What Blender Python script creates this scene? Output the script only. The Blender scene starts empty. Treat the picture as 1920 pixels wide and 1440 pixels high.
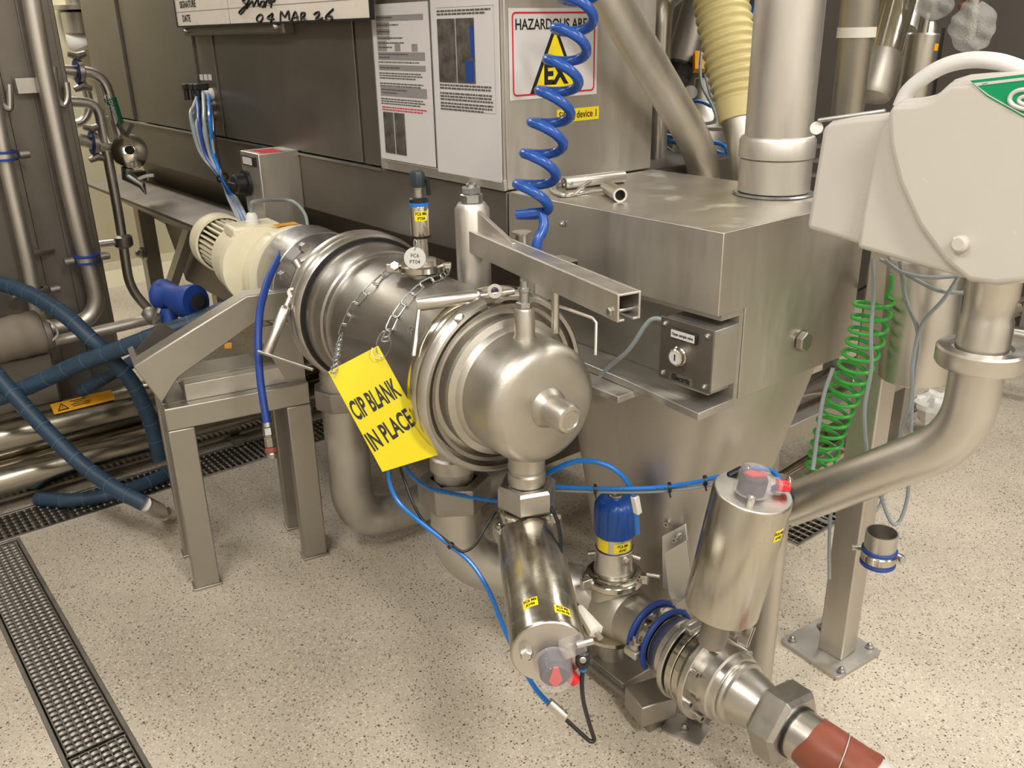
import bpy, math, random
from mathutils import Vector, Matrix
random.seed(7)
SC = bpy.context.scene
COL = SC.collection
rad = math.radians

# ------------------------------------------------------------------ camera
H = 1.6
FPX = 1664.88
yaw, pit, rol = rad(-51.1756), rad(21.7611), rad(-1.1495)
cF = Vector((math.sin(yaw)*math.cos(pit), math.cos(yaw)*math.cos(pit), -math.sin(pit)))
_r = Vector((math.cos(yaw), -math.sin(yaw), 0)); _u = _r.cross(cF)
cR = _r*math.cos(rol) + _u*math.sin(rol)
cU = -_r*math.sin(rol) + _u*math.cos(rol)
cam = bpy.data.cameras.new('camera'); co = bpy.data.objects.new('camera', cam); COL.objects.link(co)
co.matrix_world = Matrix(((cR.x, cU.x, -cF.x, 0), (cR.y, cU.y, -cF.y, 0), (cR.z, cU.z, -cF.z, H), (0, 0, 0, 1)))
cam.sensor_width = 36; cam.lens = FPX/1920*36; cam.clip_start = .05
SC.camera = co

# ------------------------------------------------------------------ light
w = bpy.data.worlds.new('world'); SC.world = w; w.use_nodes = True
w.node_tree.nodes['Background'].inputs[0].default_value = (1.0, .965, .92, 1)
w.node_tree.nodes['Background'].inputs[1].default_value = .07
def area(name, loc, sx, sy, power, col=(1, .968, .925), rot=(0, 0, 0)):
    l = bpy.data.lights.new(name, 'AREA'); l.shape = 'RECTANGLE'; l.size = sx; l.size_y = sy
    l.energy = power; l.color = col
    o = bpy.data.objects.new(name, l); o.location = loc; o.rotation_euler = rot; COL.objects.link(o)
for (x, y, p) in ((1.4, .6, 105), (-1.2, -.6, 50), (1.6, 3.0, 80), (-1.0, 3.6, 52), (-3.7, -.7, 20), (-4.2, 3.9, 18), (-5.6, .9, 85), (.9, -1.6, 52)):
    area('ceiling_light', (x, y, 3.45), 1.5, .35, p)
SC.view_settings.view_transform = 'Standard'; SC.view_settings.look = 'None'
SC.view_settings.gamma = 1; SC.view_settings.use_curve_mapping = False
SC.view_settings.exposure = 0.08
SC.cycles.max_bounces = 8

# ------------------------------------------------------------------ helpers: picking points
C0 = Vector((0, 0, H))
def ray(x, y): return cR*((x-960)/FPX) - cU*((y-720)/FPX) + cF
def D(x, y, d): return C0 + ray(x, y)*d
def on(x, y, ax, v):
    d = ray(x, y); return C0 + d*((v-C0[ax])/d[ax])

# ------------------------------------------------------------------ helpers: materials
def s2l(c): return tuple((v/12.92 if v <= .04045 else ((v+.055)/1.055)**2.4) for v in c)
def rgb(r, g, b): return s2l((r/255, g/255, b/255)) + (1,)
def mat(name, col, rough=.5, metal=0., **k):
    m = bpy.data.materials.new(name); m.use_nodes = True; nt = m.node_tree; b = nt.nodes['Principled BSDF']
    b.inputs['Base Color'].default_value = col; b.inputs['Roughness'].default_value = rough; b.inputs['Metallic'].default_value = metal
    for a, v in k.items(): b.inputs[a].default_value = v
    return m
def nodes(m): return m.node_tree.nodes, m.node_tree.links, m.node_tree.nodes['Principled BSDF']
def worn(name, col, rough=.4, metal=0., amt=.12, scale=6, stretch=(1, 1, 1), bump=0., rvar=.1, bscale=60, dust=0.):
    m = mat(name, col, rough, metal); N, L, b = nodes(m)
    tc = N.new('ShaderNodeTexCoord'); mp = N.new('ShaderNodeMapping'); mp.inputs['Scale'].default_value = stretch
    L.new(tc.outputs['Object'], mp.inputs[0])
    n = N.new('ShaderNodeTexNoise'); n.inputs['Scale'].default_value = scale; n.inputs['Detail'].default_value = 6; n.inputs['Roughness'].default_value = .65
    L.new(mp.outputs[0], n.inputs[0])
    r = N.new('ShaderNodeMapRange'); r.inputs['From Min'].default_value = .3; r.inputs['From Max'].default_value = .7
    r.inputs['To Min'].default_value = 1-amt; r.inputs['To Max'].default_value = 1+amt; L.new(n.outputs[0], r.inputs[0])
    mx = N.new('ShaderNodeMix'); mx.data_type = 'RGBA'; mx.blend_type = 'MULTIPLY'; mx.inputs[0].default_value = 1
    mx.inputs[6].default_value = col; L.new(r.outputs[0], mx.inputs[7]); out = mx.outputs[2]
    r2 = N.new('ShaderNodeMapRange'); r2.inputs['From Min'].default_value = .3; r2.inputs['From Max'].default_value = .7
    r2.inputs['To Min'].default_value = max(.03, rough-rvar); r2.inputs['To Max'].default_value = rough+rvar; L.new(n.outputs[0], r2.inputs[0])
    L.new(r2.outputs[0], b.inputs['Roughness'])
    if dust:
        n3 = N.new('ShaderNodeTexNoise'); n3.inputs['Scale'].default_value = 9; n3.inputs['Detail'].default_value = 8; L.new(tc.outputs['Object'], n3.inputs[0])
        r3 = N.new('ShaderNodeMapRange'); r3.inputs['From Min'].default_value = .57; r3.inputs['From Max'].default_value = .72; r3.inputs['To Max'].default_value = dust; L.new(n3.outputs[0], r3.inputs[0])
        m3 = N.new('ShaderNodeMix'); m3.data_type = 'RGBA'; L.new(r3.outputs[0], m3.inputs[0]); L.new(out, m3.inputs[6]); m3.inputs[7].default_value = rgb(190, 185, 170); out = m3.outputs[2]
        m4 = N.new('ShaderNodeMath'); m4.operation = 'SUBTRACT'; m4.inputs[0].default_value = metal; L.new(r3.outputs[0], m4.inputs[1]); m4.use_clamp = True; L.new(m4.outputs[0], b.inputs['Metallic'])
    L.new(out, b.inputs['Base Color'])
    if bump:
        n2 = N.new('ShaderNodeTexNoise'); n2.inputs['Scale'].default_value = bscale; n2.inputs['Detail'].default_value = 3; L.new(mp.outputs[0], n2.inputs[0])
        bp = N.new('ShaderNodeBump'); bp.inputs['Strength'].default_value = bump; bp.inputs['Distance'].default_value = .002
        L.new(n2.outputs[0], bp.inputs['Height']); L.new(bp.outputs[0], b.inputs['Normal'])
    return m
M = {}
M['brushed'] = worn('brushed_steel', rgb(204, 199, 190), .46, 1, .06, 5, (4, 4, .6), .08, .06, 130)
M['sheet'] = worn('sheet_steel', rgb(172, 167, 157), .45, .92, .10, 3, (1, 1, 1), .08, .07, 160)
M['darksheet'] = worn('dull_sheet_steel', rgb(130, 124, 116), .47, .9, .14, 3, (1, 1, 1), .08, .06, 160)
M['dusty'] = worn('dusty_steel', rgb(190, 186, 178), .44, .9, .12, 5, (1, 1, 1), .1, .06, 120, .55)
M['dustytop'] = worn('dusty_top_steel', rgb(196, 191, 182), .4, .95, .08, 3, (1, 1, 1), .08, .06, 160, .8)
M['satin'] = worn('satin_steel', rgb(204, 200, 192), .34, 1, .07, 7, (1, 1, 1), .06, .06, 180)
M['blast'] = worn('blasted_steel', rgb(190, 185, 175), .43, 1, .07, 9, (1, 1, 1), .12, .05, 260)
M['polish'] = worn('polished_steel', rgb(205, 200, 186), .15, 1, .06, 8, (1, 1, 1), .02, .05, 40)
M['alu'] = worn('machined_aluminium', rgb(188, 188, 190), .3, 1, .02, 5, (1, 1, 1), .06, .05, 200)
M['barrel'] = worn('barrel_steel', rgb(168, 163, 155), .38, 1, .09, 6, (1, 1, 1), .1, .07, 220)
M['nut'] = worn('nut_steel', rgb(180, 176, 168), .36, 1, .1, 20, (1, 1, 1), .05, .06, 150)
M['cast'] = worn('cast_steel', rgb(156, 151, 143), .5, .9, .15, 14, (1, 1, 1), .3, .08, 90)
M['zinc'] = worn('zinc_plate', rgb(176, 177, 175), .38, 1, .1, 30)
M['tagmetal'] = worn('tag_metal', rgb(176, 174, 166), .5, .3, .05, 30)
M['cream'] = worn('cream_enamel', rgb(226, 218, 190), .35, 0, .07, 9, (1, 1, 1), .05, .1, 60)
M['white'] = worn('white_plastic', rgb(198, 193, 184), .25, 0, .008, 5, (1, 1, 1), .02, .05, 60)
M['offwhite'] = worn('handle_plastic', rgb(224, 221, 216), .35, 0, .03, 9)
M['black'] = mat('black_plastic', rgb(24, 24, 25), .42)
M['dark'] = mat('dark_void', rgb(18, 17, 16), .8)
M['blue'] = worn('blue_rubber', rgb(28, 62, 140), .5, 0, .1, 20, (1, 1, 1), .15, .08, 100)
M['coil'] = worn('blue_coil_plastic', rgb(36, 80, 160), .28, 0, .06, 40, (1, 1, 1), .0, .06, 60, .0)
M['pneu'] = worn('blue_air_line', rgb(20, 108, 190), .3, 0, .08, 12)
M['knob'] = worn('blue_knob_plastic', rgb(18, 68, 140), .36, 0, .08, 15)
M['green'] = worn('green_coil_plastic', rgb(58, 168, 62), .32, 0, .06, 15)
M['grey'] = worn('grey_cable', rgb(140, 148, 150), .5, 0, .05, 15)
M['seam'] = worn('hose_wrap_edge', rgb(62, 86, 106), .55)
M['act'] = worn('actuator_steel', rgb(192, 187, 175), .24, 1, .10, 30, (1, 1, .04), .12, .07, 60)
M['bigpipe'] = worn('large_pipe_steel', rgb(158, 152, 138), .2, 1, .1, 8, (1, 1, 1), .05, .07, 20)
M['hose'] = worn('blue_wrapped_hose', rgb(36, 60, 80), .5, 0, .25, 14, (1, 1, 1), .3, .1, 60)
M['tan'] = worn('ribbed_hose_rubber', rgb(202, 188, 132), .5, 0, .1, 9, (1, 1, 1), .1, .08, 60)
M['tape'] = worn('brown_tape', rgb(132, 72, 54), .42, 0, .12, 9, (1, 1, 1), .3, .08, 22)
M['wrap'] = worn('clear_wrap', rgb(205, 203, 196), .25, 0, .12, 14, (1, 1, 1), .8, .1, 30)
M['insul'] = worn('insulation_cloth', rgb(128, 118, 104), .9, 0, .15, 8, (1, 1, 1), .5, .05, 40)
M['yellow'] = mat('yellow_sign_plastic', rgb(212, 194, 5), .35)
M['stick'] = mat('yellow_sticker', rgb(238, 214, 30), .45)
M['amber'] = mat('amber_sticker', rgb(226, 160, 20), .45)
M['paper'] = worn('paper', rgb(206, 202, 200), .4, 0, .02, 6)
M['board'] = worn('board_white', rgb(226, 217, 205), .3, 0, .02, 6)
M['ink'] = mat('black_ink', rgb(16, 16, 16), .5)
M['greyink'] = mat('grey_ink', rgb(138, 134, 133), .55)
M['midink'] = mat('dark_grey_ink', rgb(84, 82, 80), .55)
M['plug'] = mat('dark_plug_plastic', rgb(38, 50, 54), .5)
M['lightink'] = mat('light_grey_ink', rgb(166, 162, 160), .55)
M['redink'] = mat('red_ink', rgb(196, 36, 50), .5)
M['red'] = mat('red_plastic', rgb(205, 38, 46), .35)
M['navy'] = mat('navy_indicator', rgb(40, 46, 62), .35)
M['signgreen'] = mat('green_label', rgb(0, 146, 92), .4)
M['greentape'] = mat('green_pipe_tape', rgb(20, 96, 66), .5)
M['wall'] = worn('wall_paint', rgb(208, 200, 168), .5, 0, .03, 2)
M['greywall'] = worn('grey_wall_paint', rgb(205, 200, 190), .5, 0, .1, 1)
M['darkwall'] = worn('dark_wall_panel', rgb(74, 68, 62), .6, 0, .08, 2)
M['ceil'] = worn('ceiling_paint', rgb(185, 181, 170), .8, 0, .04, 1)
M['photo'] = worn('photo_print', rgb(84, 80, 76), .35, 0, .75, 26, (1, .2, 1))
M['gasket'] = mat('white_gasket', rgb(214, 210, 200), .5)
M['lev'] = mat('yellow_inner', rgb(238, 214, 30), .4)
m = mat('clear_plastic', rgb(225, 215, 214), .06); b = m.node_tree.nodes['Principled BSDF']
b.inputs['Transmission Weight'].default_value = .0; b.inputs['Alpha'].default_value = .2; M['clear'] = m
m = mat('crinkled_bag', rgb(226, 226, 222), .2); m.node_tree.nodes['Principled BSDF'].inputs['Alpha'].default_value = .36
N, L, b = nodes(m); n2 = N.new('ShaderNodeTexNoise'); n2.inputs['Scale'].default_value = 30; bp = N.new('ShaderNodeBump'); bp.inputs['Strength'].default_value = 1
bp.inputs['Distance'].default_value = .01; L.new(n2.outputs[0], bp.inputs['Height']); L.new(bp.outputs[0], b.inputs['Normal']); M['bag'] = m
# terrazzo floor
m = mat('terrazzo', rgb(180, 172, 150), .42); N, L, b = nodes(m)
tc = N.new('ShaderNodeTexCoord'); base = N.new('ShaderNodeTexNoise'); base.inputs['Scale'].default_value = 1.3; base.inputs['Detail'].default_value = 8; L.new(tc.outputs['Object'], base.inputs[0])
cr0 = N.new('ShaderNodeValToRGB'); cr0.color_ramp.elements[0].position = .34; cr0.color_ramp.elements[0].color = rgb(168, 157, 141); cr0.color_ramp.elements[1].position = .66; cr0.color_ramp.elements[1].color = rgb(199, 188, 170)
L.new(base.outputs[0], cr0.inputs[0]); cur = cr0.outputs[0]
def speck(cur, scale, rsize, keep, colr, fac=1.):
    v = N.new('ShaderNodeTexVoronoi'); v.inputs['Scale'].default_value = scale; L.new(tc.outputs['Object'], v.inputs['Vector'])
    s = N.new('ShaderNodeSeparateColor'); L.new(v.outputs['Color'], s.inputs[0])
    mu = N.new('ShaderNodeMath'); mu.operation = 'MULTIPLY'; L.new(s.outputs[1], mu.inputs[0]); mu.inputs[1].default_value = rsize
    a = N.new('ShaderNodeMath'); a.operation = 'LESS_THAN'; L.new(v.outputs['Distance'], a.inputs[0]); L.new(mu.outputs[0], a.inputs[1])
    k = N.new('ShaderNodeMath'); k.operation = 'LESS_THAN'; L.new(s.outputs[0], k.inputs[0]); k.inputs[1].default_value = keep
    t = N.new('ShaderNodeMath'); t.operation = 'MULTIPLY'; L.new(a.outputs[0], t.inputs[0]); L.new(k.outputs[0], t.inputs[1])
    t2 = N.new('ShaderNodeMath'); t2.operation = 'MULTIPLY'; L.new(t.outputs[0], t2.inputs[0]); t2.inputs[1].default_value = fac
    x = N.new('ShaderNodeMix'); x.data_type = 'RGBA'; L.new(t2.outputs[0], x.inputs[0]); L.new(cur, x.inputs[6]); x.inputs[7].default_value = colr
    return x.outputs[2]
cur = speck(cur, 170, .62, .5, rgb(222, 214, 192), .5)
cur = speck(cur, 260, .62, .30, rgb(122, 111, 96), .65)
cur = speck(cur, 190, .55, .30, rgb(66, 60, 53), .85)
cur = speck(cur, 110, .38, .09, rgb(44, 40, 36), .9)
L.new(cur, b.inputs['Base Color']); M['floor'] = m

# ------------------------------------------------------------------ helpers: meshes
def frm(o, z, x=None):
    z = Vector(z).normalized()
    if x is None: x = Vector((0, 0, 1)) if abs(z.z) < .9 else Vector((1, 0, 0))
    x = Vector(x); x = (x - z*x.dot(z)).normalized(); y = z.cross(x)
    return Matrix(((x.x, y.x, z.x, o[0]), (x.y, y.y, z.y, o[1]), (x.z, y.z, z.z, o[2]), (0, 0, 0, 1)))
def cr(pts, n=8, closed=False):
    P = [Vector(p) for p in pts]; out = []; N_ = len(P)
    rng = range(N_ if closed else N_-1)
    for i in rng:
        if closed: a, b_, c, d = P[i-1], P[i], P[(i+1) % N_], P[(i+2) % N_]
        else: a, b_, c, d = P[max(i-1, 0)], P[i], P[i+1], P[min(i+2, N_-1)]
        for k in range(n):
            t = k/n; out.append(.5*((2*b_) + (c-a)*t + (2*a-5*b_+4*c-d)*t*t + (3*b_-a-3*c+d)*t**3))
    if not closed: out.append(P[-1])
    return out
class MB:
    def __init__(s): s.v = []; s.f = []
    def add(s, vs, fs):
        k = len(s.v); s.v += [Vector(v) for v in vs]; s.f += [[i+k for i in f] for f in fs]; return s
    def bb(s, x0, x1, y0, y1, z0, z1, Mx=None):
        vs = [Vector((x, y, z)) for z in (z0, z1) for y in (y0, y1) for x in (x0, x1)]
        if Mx is not None: vs = [Mx @ v for v in vs]
        return s.add(vs, [(0, 2, 3, 1), (4, 5, 7, 6), (0, 1, 5, 4), (2, 6, 7, 3), (0, 4, 6, 2), (1, 3, 7, 5)])
    def beam(s, a, b, wx, wy, xh=None):
        a = Vector(a); b = Vector(b); return s.bb(-wx/2, wx/2, -wy/2, wy/2, 0, (b-a).length, frm(a, b-a, xh))
    def prism(s, poly, h, Mx=None):
        n = len(poly); vs = [Vector((p[0], p[1], 0)) for p in poly] + [Vector((p[0], p[1], h)) for p in poly]
        if Mx is not None: vs = [Mx @ v for v in vs]
        return s.add(vs, [list(range(n))[::-1], list(range(n, 2*n))] + [[i, (i+1) % n, (i+1) % n+n, i+n] for i in range(n)])
    def ext(s, pts, d):
        n = len(pts); d = Vector(d); vs = [Vector(p) for p in pts] + [Vector(p)+d for p in pts]
        return s.add(vs, [list(range(n))[::-1], list(range(n, 2*n))] + [[i, (i+1) % n, (i+1) % n+n, i+n] for i in range(n)])
    def tube(s, pts, r, seg=12, closed=False, caps=True):
        P = [Vector(p) for p in pts]; n = len(P); R = r if isinstance(r, (list, tuple)) else [r]*n
        T = []
        for i in range(n):
            a = P[i-1] if (i or closed) else P[0]; b = P[(i+1) % n] if (i < n-1 or closed) else P[-1]
            t = (b-a); T.append(t.normalized() if t.length > 1e-9 else Vector((0, 0, 1)))
        x = frm((0, 0, 0), T[0]).to_3x3().col[0]; vs = []
        for i in range(n):
            x = (x - T[i]*x.dot(T[i])).normalized(); y = T[i].cross(x)
            for k in range(seg):
                t = 2*math.pi*k/seg; vs.append(P[i] + (x*math.cos(t) + y*math.sin(t))*R[i])
        fs = []
        for i in range(n if closed else n-1):
            j = (i+1) % n
            for k in range(seg): fs.append((i*seg+k, i*seg+(k+1) % seg, j*seg+(k+1) % seg, j*seg+k))
        if caps and not closed: fs.append(list(range(seg))[::-1]); fs.append([(n-1)*seg+k for k in range(seg)])
        return s.add(vs, fs)
    def lathe(s, prof, Mx, seg=32, closed=False, a0=0, a1=2*math.pi):
        full = abs(a1-a0) > 6.28; cols = seg if full else seg+1; vs = []
        for (r, z) in prof:
            for k in range(cols):
                t = a0 + (a1-a0)*k/seg; vs.append(Mx @ Vector((r*math.cos(t), r*math.sin(t), z)))
        n = len(prof); fs = []
        for i in range(n if closed else n-1):
            j = (i+1) % n
            for k in range(seg):
                k2 = (k+1) % cols
                fs.append((i*cols+k, i*cols+k2, j*cols+k2, j*cols+k))
        if not closed and full:
            if prof[0][0] > 1e-6: fs.append([k for k in range(cols)][::-1])
            if prof[-1][0] > 1e-6: fs.append([(n-1)*cols+k for k in range(cols)])
        if closed and not full:
            fs.append([i*cols for i in range(n)]); fs.append([i*cols+seg for i in range(n)][::-1])
        return s.add(vs, fs)
    def ring(s, Mx, ri, ro, z0, z1, seg=40, a0=0, a1=2*math.pi, ch=.0):
        p = [(ri, z0), (ro-ch, z0), (ro, z0+ch), (ro, z1-ch), (ro-ch, z1), (ri, z1)] if ch else [(ri, z0), (ro, z0), (ro, z1), (ri, z1)]
        return s.lathe(p, Mx, seg, True, a0, a1)
    def cyl(s, a, b, r, seg=20, ch=0., r2=None):
        a = Vector(a); b = Vector(b); h = (b-a).length; r2 = r if r2 is None else r2
        p = [(r-ch, 0), (r, ch), (r2, h-ch), (r2-ch, h)] if ch else [(r, 0), (r2, h)]
        return s.lathe(p, frm(a, b-a), seg)
    def hexn(s, Mx, r, h, hole=0):
        if hole: return s.lathe([(hole, 0), (r*.93, 0), (r, h*.1), (r, h*.9), (r*.93, h), (hole, h)], Mx, 6 if not hole else 6, True)
        return s.lathe([(r*.9, 0), (r, h*.12), (r, h*.88), (r*.9, h)], Mx, 6)
    def ball(s, c, r, seg=16, sc=(1, 1, 1), Mx=None):
        Mx = Mx or frm(c, (0, 0, 1)); n = seg//2
        prof = [(max(1e-7, math.sin(math.pi*i/n))*r*sc[0], -math.cos(math.pi*i/n)*r*sc[2]) for i in range(n+1)]
        return s.lathe(prof, Mx, seg)
    def build(s, name, m, parent=None, bevel=0, bseg=2, sharp=35, label=None, flat=False, kind=None):
        c = Vector((0, 0, 0))
        xs = [v.x for v in s.v]; ys = [v.y for v in s.v]; zs = [v.z for v in s.v]
        c = Vector(((min(xs)+max(xs))/2, (min(ys)+max(ys))/2, min(zs)))
        me = bpy.data.meshes.new(name); me.from_pydata([tuple(v-c) for v in s.v], [], s.f)
        me.materials.append(M[m] if isinstance(m, str) else m); me.validate(); 
        import bmesh
        bm = bmesh.new(); bm.from_mesh(me); bmesh.ops.recalc_face_normals(bm, faces=bm.faces); bm.to_mesh(me); bm.free()
        if not flat:
            me.polygons.foreach_set('use_smooth', [True]*len(me.polygons)); me.set_sharp_from_angle(angle=rad(sharp))
        o = bpy.data.objects.new(name, me); COL.objects.link(o)
        WL[o.name] = c.copy(); o.location = c
        if parent is not None: o.parent = parent; o.location = c - WL[parent.name]
        if bevel:
            md = o.modifiers.new('bevel', 'BEVEL'); md.width = bevel; md.segments = bseg; md.limit_method = 'ANGLE'; md.angle_limit = rad(40); md.harden_normals = False
        if label: o['label'] = label
        if kind: o['kind'] = kind
        return o
WL = {}
def tag(o, label, cat, group=None):
    o['label'] = label; o['category'] = cat
    if group: o['group'] = group
    return o
def thing(name, label, cat, loc, group=None):
    o = bpy.data.objects.new(name, None); COL.objects.link(o); o.location = loc; WL[o.name] = Vector(loc); o.empty_display_size = .05
    return tag(o, label, cat, group)
def struct(o): o['kind'] = 'structure'; return o
def txt(s, size, Mx, m, parent, name='lettering', xs=1., off=0., ext=.0002, align='CENTER', shear=0., label=None, fitw=0):
    cu = bpy.data.curves.new(name, 'FONT'); cu.body = s; cu.size = size; cu.align_x = align; cu.align_y = 'CENTER'; cu.offset = off; cu.extrude = ext; cu.shear = shear
    cu.resolution_u = 3
    t = bpy.data.objects.new('tmp_text', cu); me = bpy.data.meshes.new_from_object(t)
    bpy.data.objects.remove(t)
    if fitw: xx = [v.co.x for v in me.vertices]; xs = fitw/(max(xx)-min(xx))
    me.transform(Mx @ Matrix.Diagonal((xs, 1, 1, 1)))
    c = Mx.translation.copy(); me.transform(Matrix.Translation(-c)); me.materials.clear(); me.materials.append(M[m])
    o = bpy.data.objects.new(name, me); COL.objects.link(o); WL[o.name] = c; o.location = c
    if parent is not None: o.parent = parent; o.location = c - WL[parent.name]
    if label: o['label'] = label
    return o
def quad(p0, p1, p2, p3, th, n):
    mb = MB(); n = Vector(n).normalized()*th; return mb.ext([p0, p1, p2, p3], n)
def bolt(parent, p, n, r=.008, name='bolt', m='zinc', dome=True, washer=True):
    Mx = frm(p, n); mb = MB()
    if washer: mb.lathe([(r*1.35, 0), (r*1.35, r*.2)], Mx, 16)
    Mx2 = frm(Vector(p)+Vector(n).normalized()*r*.2, n); mb.hexn(Mx2, r*1.1, r*.8)
    if dome: mb.lathe([(r*.85, r*.8), (r*.8, r*1.2), (r*.5, r*1.6), (.00001, r*1.75)], Mx2, 14)
    return mb.build(name, m, parent)
def sticker(parent, p, xd, yd, w_, h_, col='stick', text=None, ts=.012, name='sticker', xs=.8, lines=None):
    xd = Vector(xd).normalized(); yd = Vector(yd).normalized(); n = xd.cross(yd).normalized(); p = Vector(p)
    o = quad(p-xd*w_/2-yd*h_/2, p+xd*w_/2-yd*h_/2, p+xd*w_/2+yd*h_/2, p-xd*w_/2+yd*h_/2, .0006, n).build(name, col, parent)
    L_ = lines or ([text] if text else [])
    for i, t in enumerate(L_):
        q = p + n*.0009 + yd*((len(L_)-1)/2-i)*ts*1.1
        Mx = Matrix(((xd.x, yd.x, n.x, q.x), (xd.y, yd.y, n.y, q.y), (xd.z, yd.z, n.z, q.z), (0, 0, 0, 1)))
        txt(t, ts, Mx, 'ink', o if (parent is None or parent.parent is None) else parent, xs=xs, off=ts*.02)
    return o
def wrap_sticker(parent, c, axis, ref, R, ang, w_ang, z, h, lines=(), ts=.012, col='stick', name='sticker'):
    # curved label on a cylinder: axis frame (c, axis, ref), centred at angle ang, height z
    Mx = frm(c, axis, ref); mb = MB()
    mb.lathe([(R+.0003, z-h/2), (R+.0009, z-h/2), (R+.0009, z+h/2), (R+.0003, z+h/2)], Mx, 8, True, ang-w_ang/2, ang+w_ang/2)
    o = mb.build(name, col, parent)
    for i, t in enumerate(lines):
        me_z = z + ((len(lines)-1)/2-i)*ts*1.1
        rd = (Mx.to_3x3() @ Vector((math.cos(ang), math.sin(ang), 0))); tn = (Mx.to_3x3() @ Vector((-math.sin(ang), math.cos(ang), 0))); up = Mx.to_3x3().col[2]
        q = Mx.translation + rd*(R+.0012) + up*me_z
        T = txt(t, ts, Matrix(((tn.x, up.x, rd.x, 0), (tn.y, up.y, rd.y, 0), (tn.z, up.z, rd.z, 0), (0, 0, 0, 1))), 'ink', None, xs=.8, off=ts*.02)
        me = T.data
        for v in me.vertices:   # bend round the cylinder
            L_ = v.co; a_ = L_.dot(tn)/R; hh = L_.dot(up); e_ = L_.dot(rd)
            v.co = (rd*math.cos(a_)+tn*math.sin(a_))*(R+.0012+e_) + up*hh - rd*(R+.0012)
        T.parent = o; T.location = q - WL[o.name]; WL[T.name] = q
    return o

# ================================================================== SETTING
XA0, XA1, YA0, YA1 = -3.16, 1.2, .176, .338          # drain along the aisle
XB0, XB1, YB0, YB1 = -3.37, -3.16, -1.5, 3.0         # drain under the large pipes
XC0, XC1, YC0, YC1 = -1.47, -1.37, 2.3, 3.2          # short drain at the right
xs = sorted({-6.5, XB0, XB1, XC0, XC1, XA1, 3.0}); ys = sorted({-3.0, YB0, YA0, YA1, YB1, YC0, YC1, 6.5})
fl = MB()
for i in range(len(xs)-1):
    for j in range(len(ys)-1):
        cx, cy = (xs[i]+xs[i+1])/2, (ys[j]+ys[j+1])/2
        if (XA0 < cx < XA1 and YA0 < cy < YA1) or (XB0 < cx < XB1 and YB0 < cy < YB1) or (XC0 < cx < XC1 and YC0 < cy < YC1): continue
        fl.add([(xs[i], ys[j], 0), (xs[i+1], ys[j], 0), (xs[i+1], ys[j+1], 0), (xs[i], ys[j+1], 0)], [(0, 1, 2, 3)])
o = fl.build('floor', 'floor', flat=True); o.data.transform(Matrix.Translation(o.location)); o.location = (0, 0, 0); struct(o)
struct(MB().bb(-6.6, 3.1, -3.1, 6.6, -.2, -.12).build('floor_base', 'dark'))
struct(MB().bb(-6.6, -6.5, -3, 6.5, 0, 3.6).build('wall_far', 'wall'))
struct(MB().bb(-6.5, 3, 6.5, 6.6, 0, 3.6).build('wall_right', 'darkwall'))
struct(MB().bb(-6.5, 3, -3.1, -3, 0, 3.6).build('wall_left', 'greywall'))
struct(MB().bb(3, 3.1, -3, 6.5, 0, 3.6).build('wall_back', 'greywall'))
struct(MB().bb(-6.6, 3.1, -3.1, 6.6, 3.6, 3.7).build('ceiling', 'ceil'))
struct(MB().ext([(-6.5, 0, 0), (-6.36, 0, 0), (-6.47, 0, .09), (-6.49, 0, .14), (-6.5, 0, .14)], (0, 6.4, 0)).build('baseboard_far', 'wall', flat=True))

# drains: steel channel frames and gratings
def drain(name, x0, x1, y0, y1, label):
    t = thing(name, label, 'drain', ((x0+x1)/2, (y0+y1)/2, -.1))
    mb = MB(); w_ = .012
    mb.bb(x0, x0+w_, y0, y1, -.1, .002).bb(x1-w_, x1, y0, y1, -.1, .002).bb(x0+w_, x1-w_, y0, y0+w_, -.1, .002).bb(x0+w_, x1-w_, y1-w_, y1, -.1, .002)
    mb.build('channel_rim', 'cast', t, bevel=.002)
    MB().bb(x0+w_, x1-w_, y0+w_, y1-w_, -.1, -.09).build('channel_bed', 'dark', t)
    return t
drain('floor_drain', XA0+.003, XA1, YA0, YA1, 'steel rimmed floor drain channel running along the aisle at lower left')
drain('floor_drain', XB0, XB1, YB0, YB1, 'steel rimmed floor drain channel under the two large shiny pipes')
drain('floor_drain', XC0, XC1, YC0, YC1, 'short steel floor drain behind the square post at right')
def grating(x0, x1, y0, y1, label, pitch=.0215, rods=5, along='x'):
    t = thing('drain_grating', label, 'grating', ((x0+x1)/2, (y0+y1)/2, -.022))
    g = .004; n = int((x1-x0)/pitch); W = (y1-y0)
    mb = MB(); mb.tube([(x0+pitch/2, y, -.006) for y in (y0+.004, y1-.004)], .0062, 8)
    # wavy slat between the rods
    mb = MB(); pts = []
    for i in range(rods+1):
        ya = y0+.004+(W-.008)*i/(rods+1); yb = y0+.004+(W-.008)*(i+1)/(rods+1)
        mb.tube([(0, ya, -.008), (0, (ya*.8+yb*.2), -.0055), (0, (ya+yb)/2, -.0045), (0, (ya*.2+yb*.8), -.0055), (0, yb, -.008)], [.0045, .0068, .0074, .0068, .0045], 6)
    s0 = mb.build('slat', 'cast', t); s0.location.x = (x0+pitch*.6) - t.location.x
    for k in range(1, n):
        s = s0.copy(); COL.objects.link(s); s.parent = t; s.location.x = x0+pitch*(k+.6) - t.location.x
    for i in range(rods+2):
        y = y0+.004+(W-.008)*i/(rods+1)
        MB().bb(x0, x1, y-.0014, y+.0014, -.018, 0).build('rod', 'nut', t)
    for x in (x0+.002, x1-.002): MB().bb(x-.002, x+.002, y0, y1, -.02, .001).build('end_bar', 'nut', t)
    return t
grating(-3.13, -1.965, YA0+.014, YA1-.014, 'long bar grating panel in the aisle drain reaching the corner')
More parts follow.
